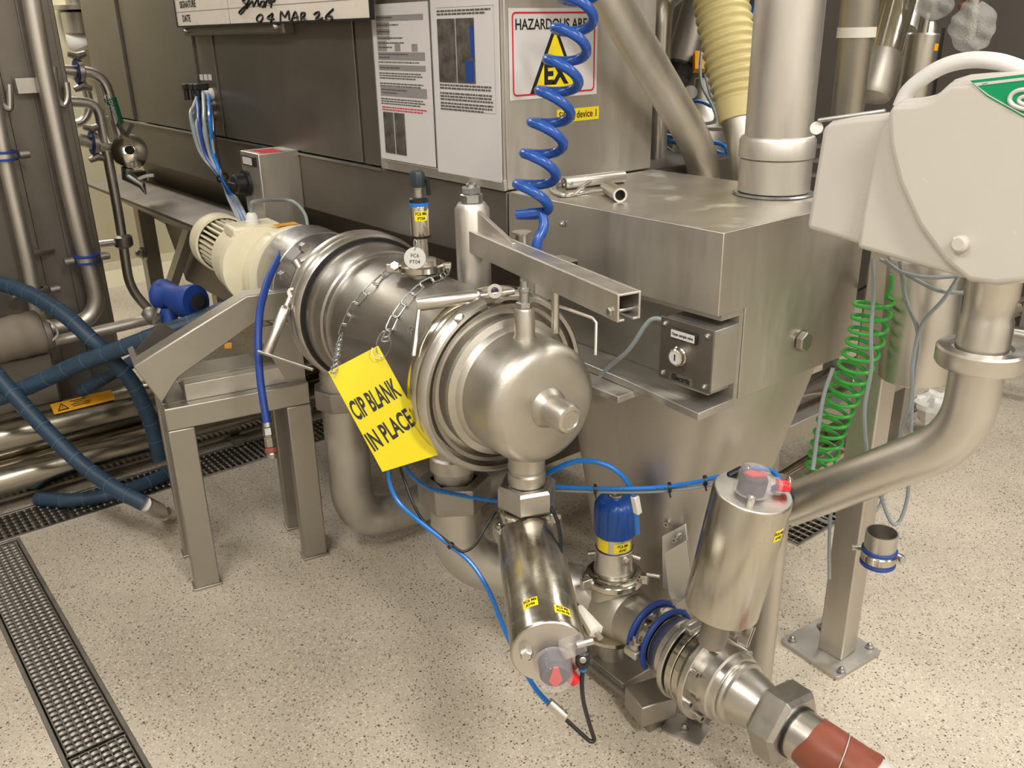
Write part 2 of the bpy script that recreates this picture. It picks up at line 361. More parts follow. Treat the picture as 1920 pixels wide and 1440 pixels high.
grating(-1.955, -.75, YA0+.014, YA1-.014, 'next bar grating panel in the aisle drain, cut by the bottom edge of the photo')
def grating_far(x0, x1, y0, y1, label, pitch, nx):
    t = thing('drain_grating', label, 'grating', ((x0+x1)/2, (y0+y1)/2, -.02))
    mb = MB(); n = int((y1-y0)/pitch)
    for k in range(n): mb.tube([(x0+.003, y0+pitch*(k+.5), -.007), (x1-.003, y0+pitch*(k+.5), -.007)], .006, 6)
    o = mb.build('slats', 'nut', t, kind='stuff')
    for i in range(nx+1):
        x = x0+.003+(x1-x0-.006)*i/nx; MB().bb(x-.0014, x+.0014, y0, y1, -.018, 0).build('rod', 'nut', t)
    k = y0+.5
    while k < y1: MB().bb(x0, x1, k-.003, k+.003, -.018, .001).build('cross_bar', 'nut', t); k += .5
grating_far(XB0+.014, XB1-.014, YB0+.014, YB1-.014, 'dusty bar grating over the drain below the large pipes', .024, 6)
grating_far(XC0+.012, XC1-.012, YC0+.014, YC1-.014, 'short dark grating on the floor beyond the square post', .03, 3)

# ================================================================== SIEVE MACHINE BODY
Y0 = 1.415
t = thing('screening_machine', 'long dull steel machine housing with flat panels behind the motor', 'machine', (-3.5, 1.8, 0))
MB().bb(-5.25, -1.765, Y0, 2.35, 1.03, 1.2185).build('lower_body', 'darksheet', t, bevel=.003)
MB().bb(-5.25, -2.345, Y0+.008, 2.35, 1.2215, 2.3).build('upper_body', 'darksheet', t, bevel=.003)
MB().ext([(-5.24, Y0+.01, 1.029), (-5.24, 1.85, .93), (-5.24, 2.3, .93), (-5.24, 2.3, 1.029)], (3.46, 0, 0)).build('underside', 'darksheet', t)
for (a, b_) in (((163, 0), (216, 0)), ((400, 60), (664, 44)), ((664, 44), (708, 20)), ((366, 70), (398, 62)), ((232, 0), (360, 60))):
    x0 = on(a[0], a[1], 1, Y0).x; x1 = on(b_[0], b_[1], 1, Y0).x
    MB().bb(x0+.008, x1-.008, Y0-.004, Y0+.01, 1.226, 2.28).build('panel', 'darksheet', t, bevel=.002)
MB().bb(-5.2, -2.36, Y0-.006, Y0+.02, 1.212, 1.2195).build('seam_edge', 'zinc', t)
# lip and hopper skirt under the machine
MB().ext([(-5.14, 1.26, .868), (-5.14, 1.47, .90), (-5.14, 1.47, .915), (-5.14, 1.26, .883)], (1.9, 0, 0)).build('tray_lip', 'darksheet', t, bevel=.002)
MB().ext([(-5.12, 1.28, .868), (-5.12, 1.62, .62), (-5.12, 1.64, .64), (-5.12, 1.40, .88)], (1.8, 0, 0)).build('tray_skirt', 'darksheet', t)
hp = [on(x, y, 1, 1.56) for x, y in ((272, 352), (295, 400), (352, 548), (420, 600))]
hp = [(-5.2, 1.56, 1.029), (hp[1].x, 1.56, .80), (hp[2].x, 1.56, .38), (-1.8, 1.56, .38), (-1.8, 1.56, 1.029)]
MB().ext(hp, (0, .7, 0)).build('hopper', 'darksheet', t, bevel=.003)
for (x, y) in ((-5.05, 1.5), (-5.05, 1.86), (-3.6, 1.9), (-3.0, 2.2), (-1.9, 2.2)):
    MB().bb(x-.04, x+.04, y-.04, y+.04, 0, .93).build('leg', 'sheet', t, bevel=.003)
MB().beam((-5.05, 1.5, .12), (-4.2, 1.5, .85), .05, .05).build('brace', 'sheet', t)
MB().bb(-5.05, -5.0, 1.5, 1.86, .70, .75).build('crossbar', 'sheet', t)
bolt(t, (-5.0, 1.46, .5), (0, -1, 0), .03)

# cabinet with the document holders and the hazard sign
XC = -1.762
t = thing('steel_cabinet', 'steel cabinet carrying the two documents and the hazard sign', 'cabinet', (-2.05, 1.68, 1.22))
MB().bb(-2.34, XC, Y0, 1.945, 1.2215, 2.3).build('body', 'brushed', t, bevel=.004)
MB().bb(-2.345, XC+.003, Y0-.012, Y0-.002, 1.2225, 1.25).build('bottom_strip', 'dusty', t, bevel=.001)
MB().bb(-2.345, -2.33, Y0-.012, Y0-.002, 1.25, 2.2).build('side_strip', 'brushed', t)
MB().bb(-1.80, XC-.002, Y0-.008, Y0-.001, 1.25, 2.2).build('corner_strip', 'brushed', t)
MB().bb(-2.334, -1.80, Y0-.008, Y0-.001, 1.248, 2.2).build('holder_plate', 'zinc', t)
# documents
def lines_(mb, x0, x1, z0, n, pitch, h, y, vary=.25):
    for i in range(n):
        x = x0; xe = x1 - random.random()*vary*(x1-x0) if i == n-1 else x1 - random.random()*.05*(x1-x0)
        while x < xe:
            w_ = random.uniform(.006, .02); mb.bb(x, min(x+w_, xe), y, y+.0003, z0-i*pitch-h, z0-i*pitch); x += w_+.003
def docx(px, py): q = on(px, py, 1, Y0-.012); return q.x, q.z
yd = Y0-.0125
def sheet(x0, x1, z0, z1, label):
    t = thing('document_sheet', label, 'document', ((x0+x1)/2, yd, z0), None)
    MB().bb(x0, x1, yd, yd+.003, z0, z1).build('page', 'paper', t, bevel=.0)
    return t
xa, _ = docx(716, 300); xb, _ = docx(817, 320); xc, _ = docx(822, 320); xd, _ = docx(941, 335)
zt1 = docx(708, 8)[1]; zb1 = docx(720, 297)[1]; zt2 = docx(812, 2)[1]+.02; zb2 = docx(825, 322)[1]
yl = yd-.0006
A = sheet(xa, xb, zb1, zt1, 'left printed form with grey table bands and a small photo pair, in the cabinet holder')
W1 = xb-xa; Hh = zt1-zb1
def U(u): return xa+W1*u
def V(v): return zt1-Hh*v
mb = MB()
for (u0, u1, v0, v1) in ((.08, .92, .07, .105), (.08, .32, .11, .145), (.08, .32, .15, .19), (.08, .32, .195, .22), (.08, .25, .225, .29), (.40, .50, .245, .29), (.70, .80, .245, .29), (.08, .92, .295, .345), (.08, .92, .375, .41), (.08, .92, .515, .575)):
    mb.bb(U(u0), U(u1), yl, yl+.0004, V(v1), V(v0))
mb.build('table_bands', 'greyink', A)
mb = MB()
for (v, n) in ((.355, 1), (.425, 3), (.49, 2), (.59, 3)): lines_(mb, U(.08), U(.88), V(v), n, .0065, .003, yl-.0004)
for v in (.08, .125, .165, .205, .235, .262, .305, .325, .39, .53, .55): lines_(mb, U(.1), U(.3+.4*random.random()), V(v), 1, .006, .003, yl-.0006)
mb.build('printed_lines', 'midink', A, kind='stuff')
mb = MB(); lines_(mb, U(.09), U(.92), V(.645), 2, .007, .003, yl-.0004); mb.build('red_lines', 'redink', A, kind='stuff')
for (u0, u1) in ((.10, .29), (.31, .50)): MB().bb(U(u0), U(u1), yl-.0006, yl, V(.955), V(.68)).build('photo', 'photo', A)
xa = xc; W1 = xd-xc; zt1 = zt2; Hh = zt2-zb2
B_ = sheet(xc, xd, zb2, zt2, 'right printed sheet with two photos above text, in the cabinet holder')
for (u0, u1) in ((.10, .375), (.39, .66)): MB().bb(U(u0), U(u1), yl-.0006, yl, V(.48), V(.14)).build('photo', 'photo', B_)
MB().bb(U(.52), U(.64), yl-.001, yl-.0006, V(.47), V(.36)).build('photo_glove', 'blue', B_)
MB().bb(U(.60), U(.66), yl-.001, yl-.0006, V(.34), V(.18)).build('photo_glove', 'blue', B_)
mb = MB()
for (v, n) in ((.095, 2), (.49, 2), (.535, 3), (.59, 3)): lines_(mb, U(.10), U(.92), V(v), n, .0075, .0042, yl-.0004)
mb.build('printed_lines', 'midink', B_, kind='stuff')
mb = MB(); mb.bb(U(.09), U(.94), yl, yl+.0003, V(.632), V(.629)).bb(U(.94), U(.943), yl, yl+.0003, V(.632), V(.08)).bb(U(.09), U(.943), yl, yl+.0003, V(.083), V(.08)); mb.build('page_border', 'lightink', B_)

# hazard sign on the right face (plane X = XC)
def hz(px, py): q = on(px, py, 0, XC); return q.y, q.z
y0h, z1h = hz(952, 15); y1h, z0h = hz(1117, 176)
xh = XC+.001
t = thing('hazard_sign', 'white warning sign with red border and yellow EX triangle on the cabinet side', 'sign', (xh, (y0h+y1h)/2, z0h))
MB().bb(xh, xh+.002, y0h, y1h, z0h, z1h).build('sign_plate', 'paper', t)
def XM(y, z, dx=0): return Matrix(((0, 0, 1, xh+.002+dx), (1, 0, 0, y), (0, 1, 0, z), (0, 0, 0, 1)))
Wh, Hz_ = y1h-y0h, z1h-z0h
def rr(cx, cy, w_, h_, r, n=5):
    p = []
    for (sx, sy, a) in ((1, 1, 0), (-1, 1, 90), (-1, -1, 180), (1, -1, 270)):
        for k in range(n+1): t_ = rad(a+90*k/n); p.append((cx+sx*(w_/2-r)+r*math.cos(t_), cy+sy*(h_/2-r)+r*math.sin(t_)))
    return p
Mh = XM((y0h+y1h)/2, (z0h+z1h)/2)
def frame_loop(name, outer, inner, h, Mx, m, parent):
    n = len(outer); vs = []
    for z in (0, h):
        vs += [Mx @ Vector((p[0], p[1], z)) for p in outer] + [Mx @ Vector((p[0], p[1], z)) for p in inner]
    fs = []
    for i in range(n):
        j = (i+1) % n
        fs += [(2*n+i, 2*n+j, 3*n+j, 3*n+i), (i, n+i, n+j, j), (i, j, 2*n+j, 2*n+i), (n+i, 3*n+i, 3*n+j, n+j)]
    return MB().add(vs, fs).build(name, m, parent, flat=True)
frame_loop('red_border', rr(0, 0, Wh*.94, Hz_*.92, .012), rr(0, 0, Wh*.91, Hz_*.877, .008), .0004, Mh, 'redink', t)
txt('HAZARDOUS AREA', .034, XM((y0h+y1h)/2-.0, z1h-Hz_*.18, .0003), 'ink', t, xs=.86, off=.0006)
def tri(s, cy=0): return [(0, cy+s*.62), (-s*.52, cy-s*.31), (s*.52, cy-s*.31)]
MB().prism([(0, .071), (-.083, -.092), (.083, -.092)], .0005, Mh @ Matrix.Translation((.0, 0, .0002))).build('triangle_border', 'ink', t)
MB().prism([(0, .050), (-.066, -.082), (.066, -.082)], .0005, Mh @ Matrix.Translation((.0, 0, .0008))).build('triangle', 'stick', t)
txt('EX', .068, Mh @ Matrix.Translation((0, -.050, .0016)), 'ink', t, xs=.95, off=.003)
q = hz(1122, 210); q0 = hz(1060, 215)
t = thing('device_label', 'yellow label reading Sifting device 1 below the hazard sign', 'label', (xh, (q[0]+hz(1044, 217)[0])/2, q[1]-.02))
yL = hz(1044, 217)[0]
MB().bb(xh, xh+.001, yL, q[0], q[1]-.017, q[1]+.015).build('label_strip', 'stick', t)
txt('Sifting device 1', .026, XM((yL+q[0])/2, q[1]-.001, -.0008), 'ink', t, fitw=(q[0]-yL)*.9, off=.0003)

# whiteboard form on the machine at the top
y_ = Y0-.055
def wb(px, py): q = on(px, py, 1, y_); return q.x, q.z
x0, z0 = wb(334, 48.6); x1, _ = wb(695, 37.5)
t = thing('sign_board', 'white form board with handwritten signature and date, at the top edge', 'board', ((x0+x1)/2, y_, z0))
MB().bb(x0, x1, y_, y_+.008, z0, z0+.55).build('board', 'board', t)
mb = MB(); mb.bb(x0-.006, x1+.006, y_-.003, y_+.01, z0-.006, z0).bb(x0-.006, x0, y_-.003, y_+.01, z0, z0+.55).bb(x1, x1+.006, y_-.003, y_+.01, z0, z0+.55); mb.build('board_frame', 'ink', t)
def YM(x, z, dy=0): return Matrix(((1, 0, 0, x), (0, 0, -1, y_-dy), (0, 1, 0, z), (0, 0, 0, 1)))
xdv = wb(430, 30)[0]
zr = wb(334, 23)[1]
mb = MB(); mb.bb(xdv-.0015, xdv+.0015, y_-.0004, y_, z0, z0+.5)
for k in range(5): mb.bb(x0, x1, y_-.0005, y_, zr+k*(zr-z0)-.0012, zr+k*(zr-z0)+.0012)
mb.build('grid_lines', 'greyink', t)
rowh = zr-z0
txt('DATE', .034, YM(wb(350, 36)[0], z0+rowh*.5, .001), 'ink', t, xs=.95, align='CENTER', off=.0006)
txt('SIGNATURE', .034, YM(wb(352, 10)[0], zr+rowh*.5, .001), 'ink', t, xs=.9, off=.0006)
def stroke(ptl, parent, name='handwriting', m='ink', r=.0035):
    mb = MB()
    for pl in ptl:
        P = [Vector((wb(*p)[0], y_-.002, wb(*p)[1])) for p in pl]
        mb.tube(cr(P, 4) if len(P) > 2 else P, r, 5)
    return mb.build(name, m, parent)
stroke([[(488, 27), (483, 33), (484, 40), (490, 40), (494, 33), (491, 27), (488, 27)], [(512, 25), (502, 34), (515, 36)], [(513, 26), (509, 43)],
        [(527, 40), (528, 22), (535, 32), (542, 21), (544, 38)], [(548, 39), (555, 22), (560, 40)], [(550, 33), (560, 32)], [(566, 39), (566, 25), (573, 25), (571, 31), (567, 32), (578, 40)],
        [(590, 27), (597, 22), (600, 27), (593, 36), (606, 34)], [(626, 17), (613, 30), (614, 37), (621, 38), (624, 32), (616, 30)]], t)
stroke([[(460, 12), (450, 22), (452, 26), (458, 20), (463, 8), (456, 2), (470, -6), (461, 14)], [(463, 16), (474, 2), (476, 12), (484, -2), (486, 12)], [(488, 12), (492, 2), (497, 4), (494, 13), (489, 10)], [(498, 14), (502, 0), (506, 6), (511, 2), (509, 14)], [(505, 0), (517, -4), (514, 4)]], t, name='signature')
x0r, z0r = wb(350, 55)
a = on(350, 58, 1, Y0-.03); b_ = on(538, 50, 1, Y0-.03)
t = thing('board_bracket', 'dark steel rail fixed under the white form board', 'rail', a)
MB().bb(a.x, b_.x, Y0-.045, Y0-.0015, a.z-.018, a.z+.03).build('rail', 'darksheet', t, bevel=.006)
bolt(t, (a.x+.05, Y0-.045, a.z), (0, -1, 0), .008); bolt(t, (b_.x-.03, Y0-.045, a.z+.004), (0, -1, 0), .01)

# ================================================================== FEED BOX
XR = -1.083; ZT = 1.22
t = thing('feed_box', 'big rectangular steel box with a bolt on its right face, under the tall pipe', 'box', (-1.42, 1.66, .84))
poly = [(Y0, 1.048), (Y0, ZT), (1.945, ZT), (1.945, .84), (1.505, .84), (1.505, 1.048)]
MB().ext([(-1.758, y, z) for y, z in poly], (XR+1.758, 0, 0)).build('body', 'brushed', t, bevel=.0015)
MB().bb(-1.756, XR-.001, Y0+.001, 1.944, ZT, ZT+.0006).build('dusty_top', 'dustytop', t)
MB().ext([(-1.756, y, z) for y, z in ((1.43, 1.034), (1.43, 1.048), (1.504, 1.048), (1.504, .842), (1.49, .842), (1.49, 1.034))], (XR+1.753, 0, 0)).build('notch_lining', 'dusty', t)
bb = on(1498, 638, 0, XR); Mx = frm(bb, (1, 0, 0))
o = MB().lathe([(.026, 0), (.026, .004)], Mx, 24).build('washer', 'nut', t); MB().hexn(frm(bb+Vector((.004, 0, 0)), (1, 0, 0)), .024, .018).build('bolt', 'nut', t, bevel=.001)
bb = on(1057, 419, 1, Y0); bolt(t, bb, (0, -1, 0), .007, washer=False)
# shelf plate
sp = [on(x, y, 2, .848) for x, y in ((1066, 634), (1180, 713), (1313, 774), (1395, 742))]
sp = [Vector((-1.62, 1.489, .848)), Vector((-1.62, 1.41, .848)), Vector((-1.30, 1.389, .848)), Vector((-1.078, 1.366, .848)), Vector((-1.078, 1.489, .848))]
t = thing('shelf_plate', 'thick steel ledge plate under the key switch box', 'plate', (-1.35, 1.43, .83))
MB().ext([p-Vector((0, 0, .018)) for p in sp], (0, 0, .018)).build('plate', 'dusty', t, bevel=.002)
MB().bb(-1.66, -1.285, 1.34, 1.488, .812, .829).build('lower_flange', 'dusty', t, bevel=.002)
# discharge chute below
t = thing('discharge_chute', 'broad tapering steel chute going down from the feed box to the floor', 'chute', (-1.4, 1.6, 0))
def oval(cx, cy, rx, ry, z, n=40, e=3.2):
    out = []
    for k in range(n):
        a_ = 2*math.pi*k/n; c_, s_ = math.cos(a_), math.sin(a_)
        out.append(Vector((cx+rx*abs(c_)**(2/e)*(1 if c_ > 0 else -1), cy+ry*abs(s_)**(2/e)*(1 if s_ > 0 else -1), z)))
    return out
def loft(rings, mb=None, caps=True):
    mb = mb or MB(); n = len(rings[0]); vs = [p for r_ in rings for p in r_]; fs = []
    for i in range(len(rings)-1):
        for k in range(n): fs.append((i*n+k, i*n+(k+1) % n, (i+1)*n+(k+1) % n, (i+1)*n+k))
    if caps: fs += [list(range(n))[::-1], [(len(rings)-1)*n+k for k in range(n)]]
    return mb.add(vs, fs)
loft([oval(-1.475, 1.74, .15, .15, .02, e=3.0), oval(-1.375, 1.675, .288, .235, .838, e=4.2)]).build('chute_body', 'brushed', t)
for (x, y) in ((1257, 926), (1253, 981), (1270, 1011)):
    q = on(x, y, 1, 1.55); 
# angled brace plates in front of the chute
pa = [on(1241, 1008, 1, 1.50), on(1286, 984, 1, 1.56), on(1300, 1120, 1, 1.54), on(1244, 1100, 1, 1.49)]
t2 = thing('brace_bracket', 'small folded steel bracket plate with bolts in front of the chute', 'bracket', on(1270, 1100, 1, 1.5))
p = [on(1241, 1006, 1, 1.50), on(1285, 982, 1, 1.545), on(1299, 1105, 1, 1.53), on(1242, 1103, 1, 1.49)]
MB().ext([p[0], p[1], p[1]+(p[2]-p[1])*1.1, p[3]], (.0, .006, 0)).build('back_plate', 'dusty', t2, bevel=.001)
p = [on(1245, 1036, 1, 1.47), on(1286, 1014, 1, 1.50), on(1300, 1110, 1, 1.50), on(1256, 1140, 1, 1.46)]
MB().ext(p, (.0, .006, 0)).build('front_plate', 'dusty', t2, bevel=.001)
for (x, y, yy) in ((1268, 1010, 1.51), (1253, 981, 1.53), (1257, 926, 1.53)):
    q = on(x, y, 1, yy); mb = MB(); Mx = frm(q, (.3, -1, .1)); mb.lathe([(.009, -.02), (.009, .002), (.007, .002), (.007, .014), (.0035, .014), (.0035, .006), (.00001, .006)], Mx, 14); mb.build('socket_bolt', 'zinc', t2)

# key switch box
yb = 1.40
t = thing('key_switch_box', 'small steel key switch box with white legend, on the ledge in the notch', 'switch box', (-1.15, 1.44, .867))
MB().bb(-1.219, -1.081, yb+.004, 1.488, .884, 1.018).build('housing', 'dusty', t, bevel=.002)
MB().bb(-1.222, -1.079, yb, yb+.004, .881, 1.021).build('front_plate', 'darksheet', t, bevel=.001)
for (x, z) in ((-1.208, 1.007), (-1.093, 1.007), (-1.208, .895), (-1.093, .895)): bolt(t, (x, yb, z), (0, -1, 0), .0048, name='screw')
MB().bb(-1.190, -1.118, yb-.006, yb, .981, 1.004).build('legend_holder', 'black', t, bevel=.002)
o = MB().bb(-1.187, -1.123, yb-.0068, yb-.006, .984, 1.001).build('legend_plate', 'paper', t)
def YM2(x, y, z): return Matrix(((1, 0, 0, x), (0, 0, -1, y), (0, 1, 0, z), (0, 0, 0, 1)))
txt('Open sample valve', .0088, YM2(-1.155, yb-.0072, .9925), 'ink', t, xs=.85, off=.00012)
MB().lathe([(.021, 0), (.021, .006), (.019, .008), (.019, .017), (.0165, .019), (.0165, .016), (.00001, .016)], frm((-1.164, yb, .945), (0, -1, 0)), 28).build('lock_ring', 'polish', t)
MB().lathe([(.0158, .0165), (.0158, .0175), (.00001, .0175)], frm((-1.164, yb, .945), (0, -1, 0)), 24).build('lock_face', 'paper', t)
MB().bb(-1.1655, -1.1625, yb-.0182, yb-.0174, .938, .952).build('key_slot', 'ink', t)
MB().bb(-1.192, -1.127, yb-.001, yb, .884, .901).build('name_plate', 'zinc', t)
txt('Electrix', .0185, YM2(-1.1595, yb-.0012, .8925), 'ink', t, xs=.88, off=.0006, shear=.2)
MB().bb(-1.2, -1.1, 1.42, 1.49, .867, .884).build('mount_foot', 'dusty', t)
o = MB().tube(cr([(-1.222, 1.43, 1.0), (-1.27, 1.42, .995), on(1180, 655, 1, 1.41), on(1140, 690, 1, 1.40), on(1112, 725, 1, 1.40), on(1098, 760, 1, 1.42), (-1.52, 1.44, .70)], 8), .0055, 10).build('cable', 'grey')
tag(o, 'grey cable curving from the key switch box down past the ledge', 'cable')
q = on(1238, 632, 1, 1.42); 

# loose tools on top of the feed box
def tool(name, label, pa, pb, r, hook):
    a_ = on(*pa, 2, ZT+r); b__ = on(*pb, 2, ZT+r); t = thing(name, label, 'tool', (a_+b__)/2-Vector((0, 0, r)))
    mb = MB(); d = (b__-a_).normalized(); L_ = (b__-a_).length
    mb.lathe([(r*.72, 0), (r, 0), (r, L_), (r*.72, L_)], frm(a_, d), 20, True); mb.build('tube_handle', 'satin', t)
    MB().cyl(a_+d*L_*.3, a_+d*L_*.86, r*.71, 16).build('tube_core', 'dark', t)
    mb = MB(); mb.tube(cr([on(*h, 2, ZT+.006+hz_) for h, hz_ in hook], 6), .005, 10); mb.build('hook', 'satin', t)
tool('tee_key', 'upper steel tube tool lying on the feed box', (1057, 343), (1168, 331), .017, [((1072, 345), .01), ((1050, 342), .005), ((1041, 350), .0), ((1043, 360), .0), ((1060, 366), .0), ((1075, 364), .0), ((1090, 352), .012), ((1106, 341), .02)])
tool('tee_key', 'lower steel tube tool with a wire hook lying on the feed box', (1138, 351), (1163, 366), .017, [((1150, 356), .01), ((1100, 360), .0), ((1060, 366), .0), ((1042, 362), .0), ((1034, 355), .0)])

# tall vertical pipe and flange on top
cx, cy = -1.278, 1.848
t = thing('vertical_duct', 'tall wide steel pipe rising from the top of the feed box', 'pipe', (cx, cy, ZT))
MB().lathe([(.077, .13), (.077, 1.3)], frm((cx, cy, ZT), (0, 0, 1)), 48).build('pipe', 'brushed', t)
MB().lathe([(.078, .006), (.084, .01), (.084, .085), (.081, .087), (.088, .089), (.088, .128), (.083, .136), (.077, .138)], frm((cx, cy, ZT), (0, 0, 1)), 48).build('socket', 'brushed', t)
MB().ring(frm((cx, cy, ZT), (0, 0, 1)), .08, .096, 0, .007, 48, ch=.004).build('weld_bead', 'zinc', t)

# ================================================================== BARREL PUMP / PIPE BODY
TH = rad(5.67)
ax = Vector((-math.cos(TH), math.sin(TH), 0)); ZZ = Vector((0, 0, 1)); nn = ZZ.cross(ax)
P0 = D(1010, 755, 1.8)
MBX = frm(P0, ax, ZZ)
def BP(s, n=0, z=0): return P0 + ax*s + nn*n + ZZ*z
def hit(px, py, R, off=0):
    d = ray(px, py); o_ = C0-P0; dp = d - ax*d.dot(ax); op = o_ - ax*o_.dot(ax)
    A_ = dp.dot(dp); B2 = 2*dp.dot(op); C_ = op.dot(op)-R*R; disc = max(0, B2*B2-4*A_*C_)
    return C0 + d*((-B2-math.sqrt(disc))/(2*A_))
t = thing('barrel_housing', 'large horizontal blasted steel barrel between the two band clamps', 'barrel', BP(.5, 0, -.2))
MB().lathe([(.13, .168), (.192, .168), (.196, .172), (.196, .180), (.182, .190), (.172, .198), (.170, .215), (.1655, .222), (.1655, .60), (.167, .66), (.172, .675), (.176, .68), (.176, .70), (.181, .705), (.183, .745), (.186, .750), (.190, .758), (.190, .79), (.13, .80)], MBX, 64).build('body', 'barrel', t)
# rear section towards the motor
MB().lathe([(.10, .84), (.198, .842), (.2, .85), (.19, .862), (.15, .875), (.115, .89), (.105, .92), (.105, 1.11), (.08, 1.11)], MBX, 56).build('rear_section', 'blast', t)
# outlet nozzle
s2 = .37; zc = P0.z
oz = Vector(BP(s2)); 
mb = MB(); mb.lathe([(.058, -.155), (.058, -.235), (.052, -.245), (.052, -.26), (.058, -.265), (.058, -.30), (.05, -.305), (.05, -.33)], frm(oz, (0, 0, 1)), 36); mb.build('outlet_nozzle', 'blast', t)
oz3 = BP(1.06)
MB().lathe([(.06, -.10), (.06, -.26), (.064, -.262), (.064, -.30)], frm(oz3, (0, 0, 1)), 32).build('inlet_nozzle', 'blast', t)
# sensor ferrule boss
sf = BP(.474, 0, .15)
MB().lathe([(.03, 0), (.03, .018), (.048, .024), (.05, .028), (.05, .034), (.03, .034)], frm(sf, ZZ), 28).build('ferrule', 'satin', t)
txt('CE', .022, frm(hit(770, 618, .1662), (hit(770, 618, .166)-BP((hit(770, 618, .166)-P0).dot(ax))), ZZ) @ Matrix.Rotation(rad(-90), 4, 'Z'), 'greyink', t, name='etched_mark')

cap = thing('end_cap', 'round domed steel end cap with a central stub facing the camera', 'cap', BP(0, 0, -.2))
MB().lathe([(.00001, -.034), (.08, -.0335), (.104, -.031), (.116, -.026), (.1245, -.016), (.1285, -.004), (.1295, .01), (.1295, .085), (.134, .09), (.138, .098), (.152, .104), (.154, .112), (.152, .116), (.152, .142), (.166, .146), (.168, .128), (.176, .126), (.178, .150), (.194, .152), (.194, .160), (.1, .165)], MBX, 72).build('dome', 'blast', cap)
MB().lathe([(.044, -.028), (.040, -.040), (.034, -.047), (.031, -.056), (.031, -.098), (.027, -.106), (.02, -.1075), (.018, -.104), (.00001, -.104)], MBX, 36).build('center_stub', 'blast', cap)
nz = BP(.047)
mb = MB(); mb.lathe([(.03, .10), (.024, .128), (.021, .135), (.021, .185), (.018, .190), (.00001, .190)], frm(nz, ZZ), 28); mb.build('top_nozzle', 'blast', cap)
mb = MB(); mb.hexn(frm(nz+ZZ*.19, ZZ), .017, .012); mb.lathe([(.010, .202), (.010, .222), (.013, .224), (.013, .23), (.008, .232), (.008, .245), (.00001, .246)], frm(nz, ZZ), 16); mb.build('nozzle_nut', 'zinc', cap)
mb = MB(); mb.lathe([(.042, -.10), (.040, -.15), (.040, -.165), (.037, -.168), (.037, -.172), (.041, -.176), (.041, -.20), (.036, -.203), (.036, -.22)], frm(nz, ZZ), 32); mb.build('bottom_nozzle', 'blast', cap)
mb = MB(); mb.ring(frm(nz, ZZ), .036, .0455, -.222, -.212, 32); mb.build('sealing_ring', 'gasket', cap)

# band clamps
def band_clamp(s, R, label, polished, split):
    t = thing('band_clamp', label, 'clamp', BP(s, 0, -R))
    M1 = frm(BP(s), ax, ZZ)
    a0, a1 = rad(split+3), rad(split+357)
    MB().lathe([(R-.012, -.030), (R-.004, -.032), (R+.003, -.024), (R+.005, -.010), (R-.004, -.006), (R-.004, .000), (R-.012, .002)], M1, 90, True, a0, a1).build('front_band', 'satin', t)
    MB().lathe([(R-.010, .003), (R+.001, .004), (R+.005, .010), (R+.005, .034), (R-.001, .040), (R-.014, .042), (R-.014, .003)], M1, 90, True, a0, a1).build('rear_band', 'polish' if polished else 'satin', t)
    return t
cR_ = band_clamp(.150, .198, 'front band clamp with a polished band and a T handle pointing left over the barrel', True, 350)
cL_ = band_clamp(.822, .206, 'rear band clamp by the motor end with a T handle hanging down', False, 60)
def thandle(t, q0, q1, r, c0, c1, rc, neck):
    q0 = Vector(q0); q1 = Vector(q1); d = (q1-q0).normalized(); L_ = (q1-q0).length
    MB().lathe([(r*.45, 0), (r*.5, neck), (r*.8, neck+.004), (r, neck+.012), (r, L_-.002), (r*.92, L_), (r*.6, L_), (r*.6, L_-.02), (.00001, L_-.02)], frm(q0, d), 20).build('handle_tube', 'satin', t)
    MB().cyl(c0, c1, rc, 12, .0008).build('cross_bar', 'satin', t)
thandle(cR_, D(965, 546, 1.82), D(782, 571, 1.82), .0145, D(788, 560, 1.82), D(775, 668, 1.80), .0045, .07)
mb = MB(); q = D(928, 547, 1.815); mb.ring(frm(q-cF*.006, cF), .008, .015, -.006, .012, 20)
mb.build('latch_eye', 'cast', cR_)
bnd = [D(918, 542, 1.83), D(900, 565, 1.84), D(872, 596, 1.86), D(850, 630, 1.885)]
mb = MB(); mb.tube(cr(bnd, 5), .0035, 6); mb.build('latch_strap', 'satin', cR_)
mb = MB(); q = hit(862, 597, .205); mb.lathe([(.011, 0), (.011, .003), (.009, .005), (.00001, .005)], frm(q, q-BP((q-P0).dot(ax))), 20); mb.build('rivet', 'zinc', cR_)
mb = MB(); q = hit(935, 552, .2); mb.beam(D(945, 552, 1.84), D(905, 580, 1.86), .022, .012); mb.build('latch_block', 'satin', cR_, bevel=.002)
thandle(cL_, D(553, 535, 2.34), D(500, 664, 2.30), .0145, D(484, 659, 2.30), D(587, 693, 2.22), .0045, .06)
mb = MB(); mb.ring(frm(D(549, 549, 2.33), cF), .006, .013, -.008, .010, 18); mb.build('latch_eye', 'satin', cL_)
MB().beam(D(558, 497, 2.40), D(602, 474, 2.42), .018, .02).build('latch_arm', 'satin', cL_, bevel=.002)
mb = MB(); mb.cyl(D(554, 488, 2.38), D(566, 508, 2.38), .011, 14, .002); mb.build('latch_pin', 'satin', cL_)
mb = MB(); mb.tube([D(560, 505, 2.37), D(545, 548, 2.34)], .006, 8); mb.build('link_rod', 'satin', cL_)
MB().beam(D(556, 548, 2.345), D(562, 585, 2.37), .018, .012).build('latch_plate', 'satin', cL_, bevel=.001)

# gasket in the front groove, painted dark gap at the rear clamp
t = thing('seal_gap_ring', 'black rubber seal ring squeezed in the groove of the front clamp', 'seal', BP(.16, 0, -.19))
MB().ring(frm(BP(.1615), ax, ZZ), .15, .1935, 0, .0055, 64).build('ring', 'black', t)

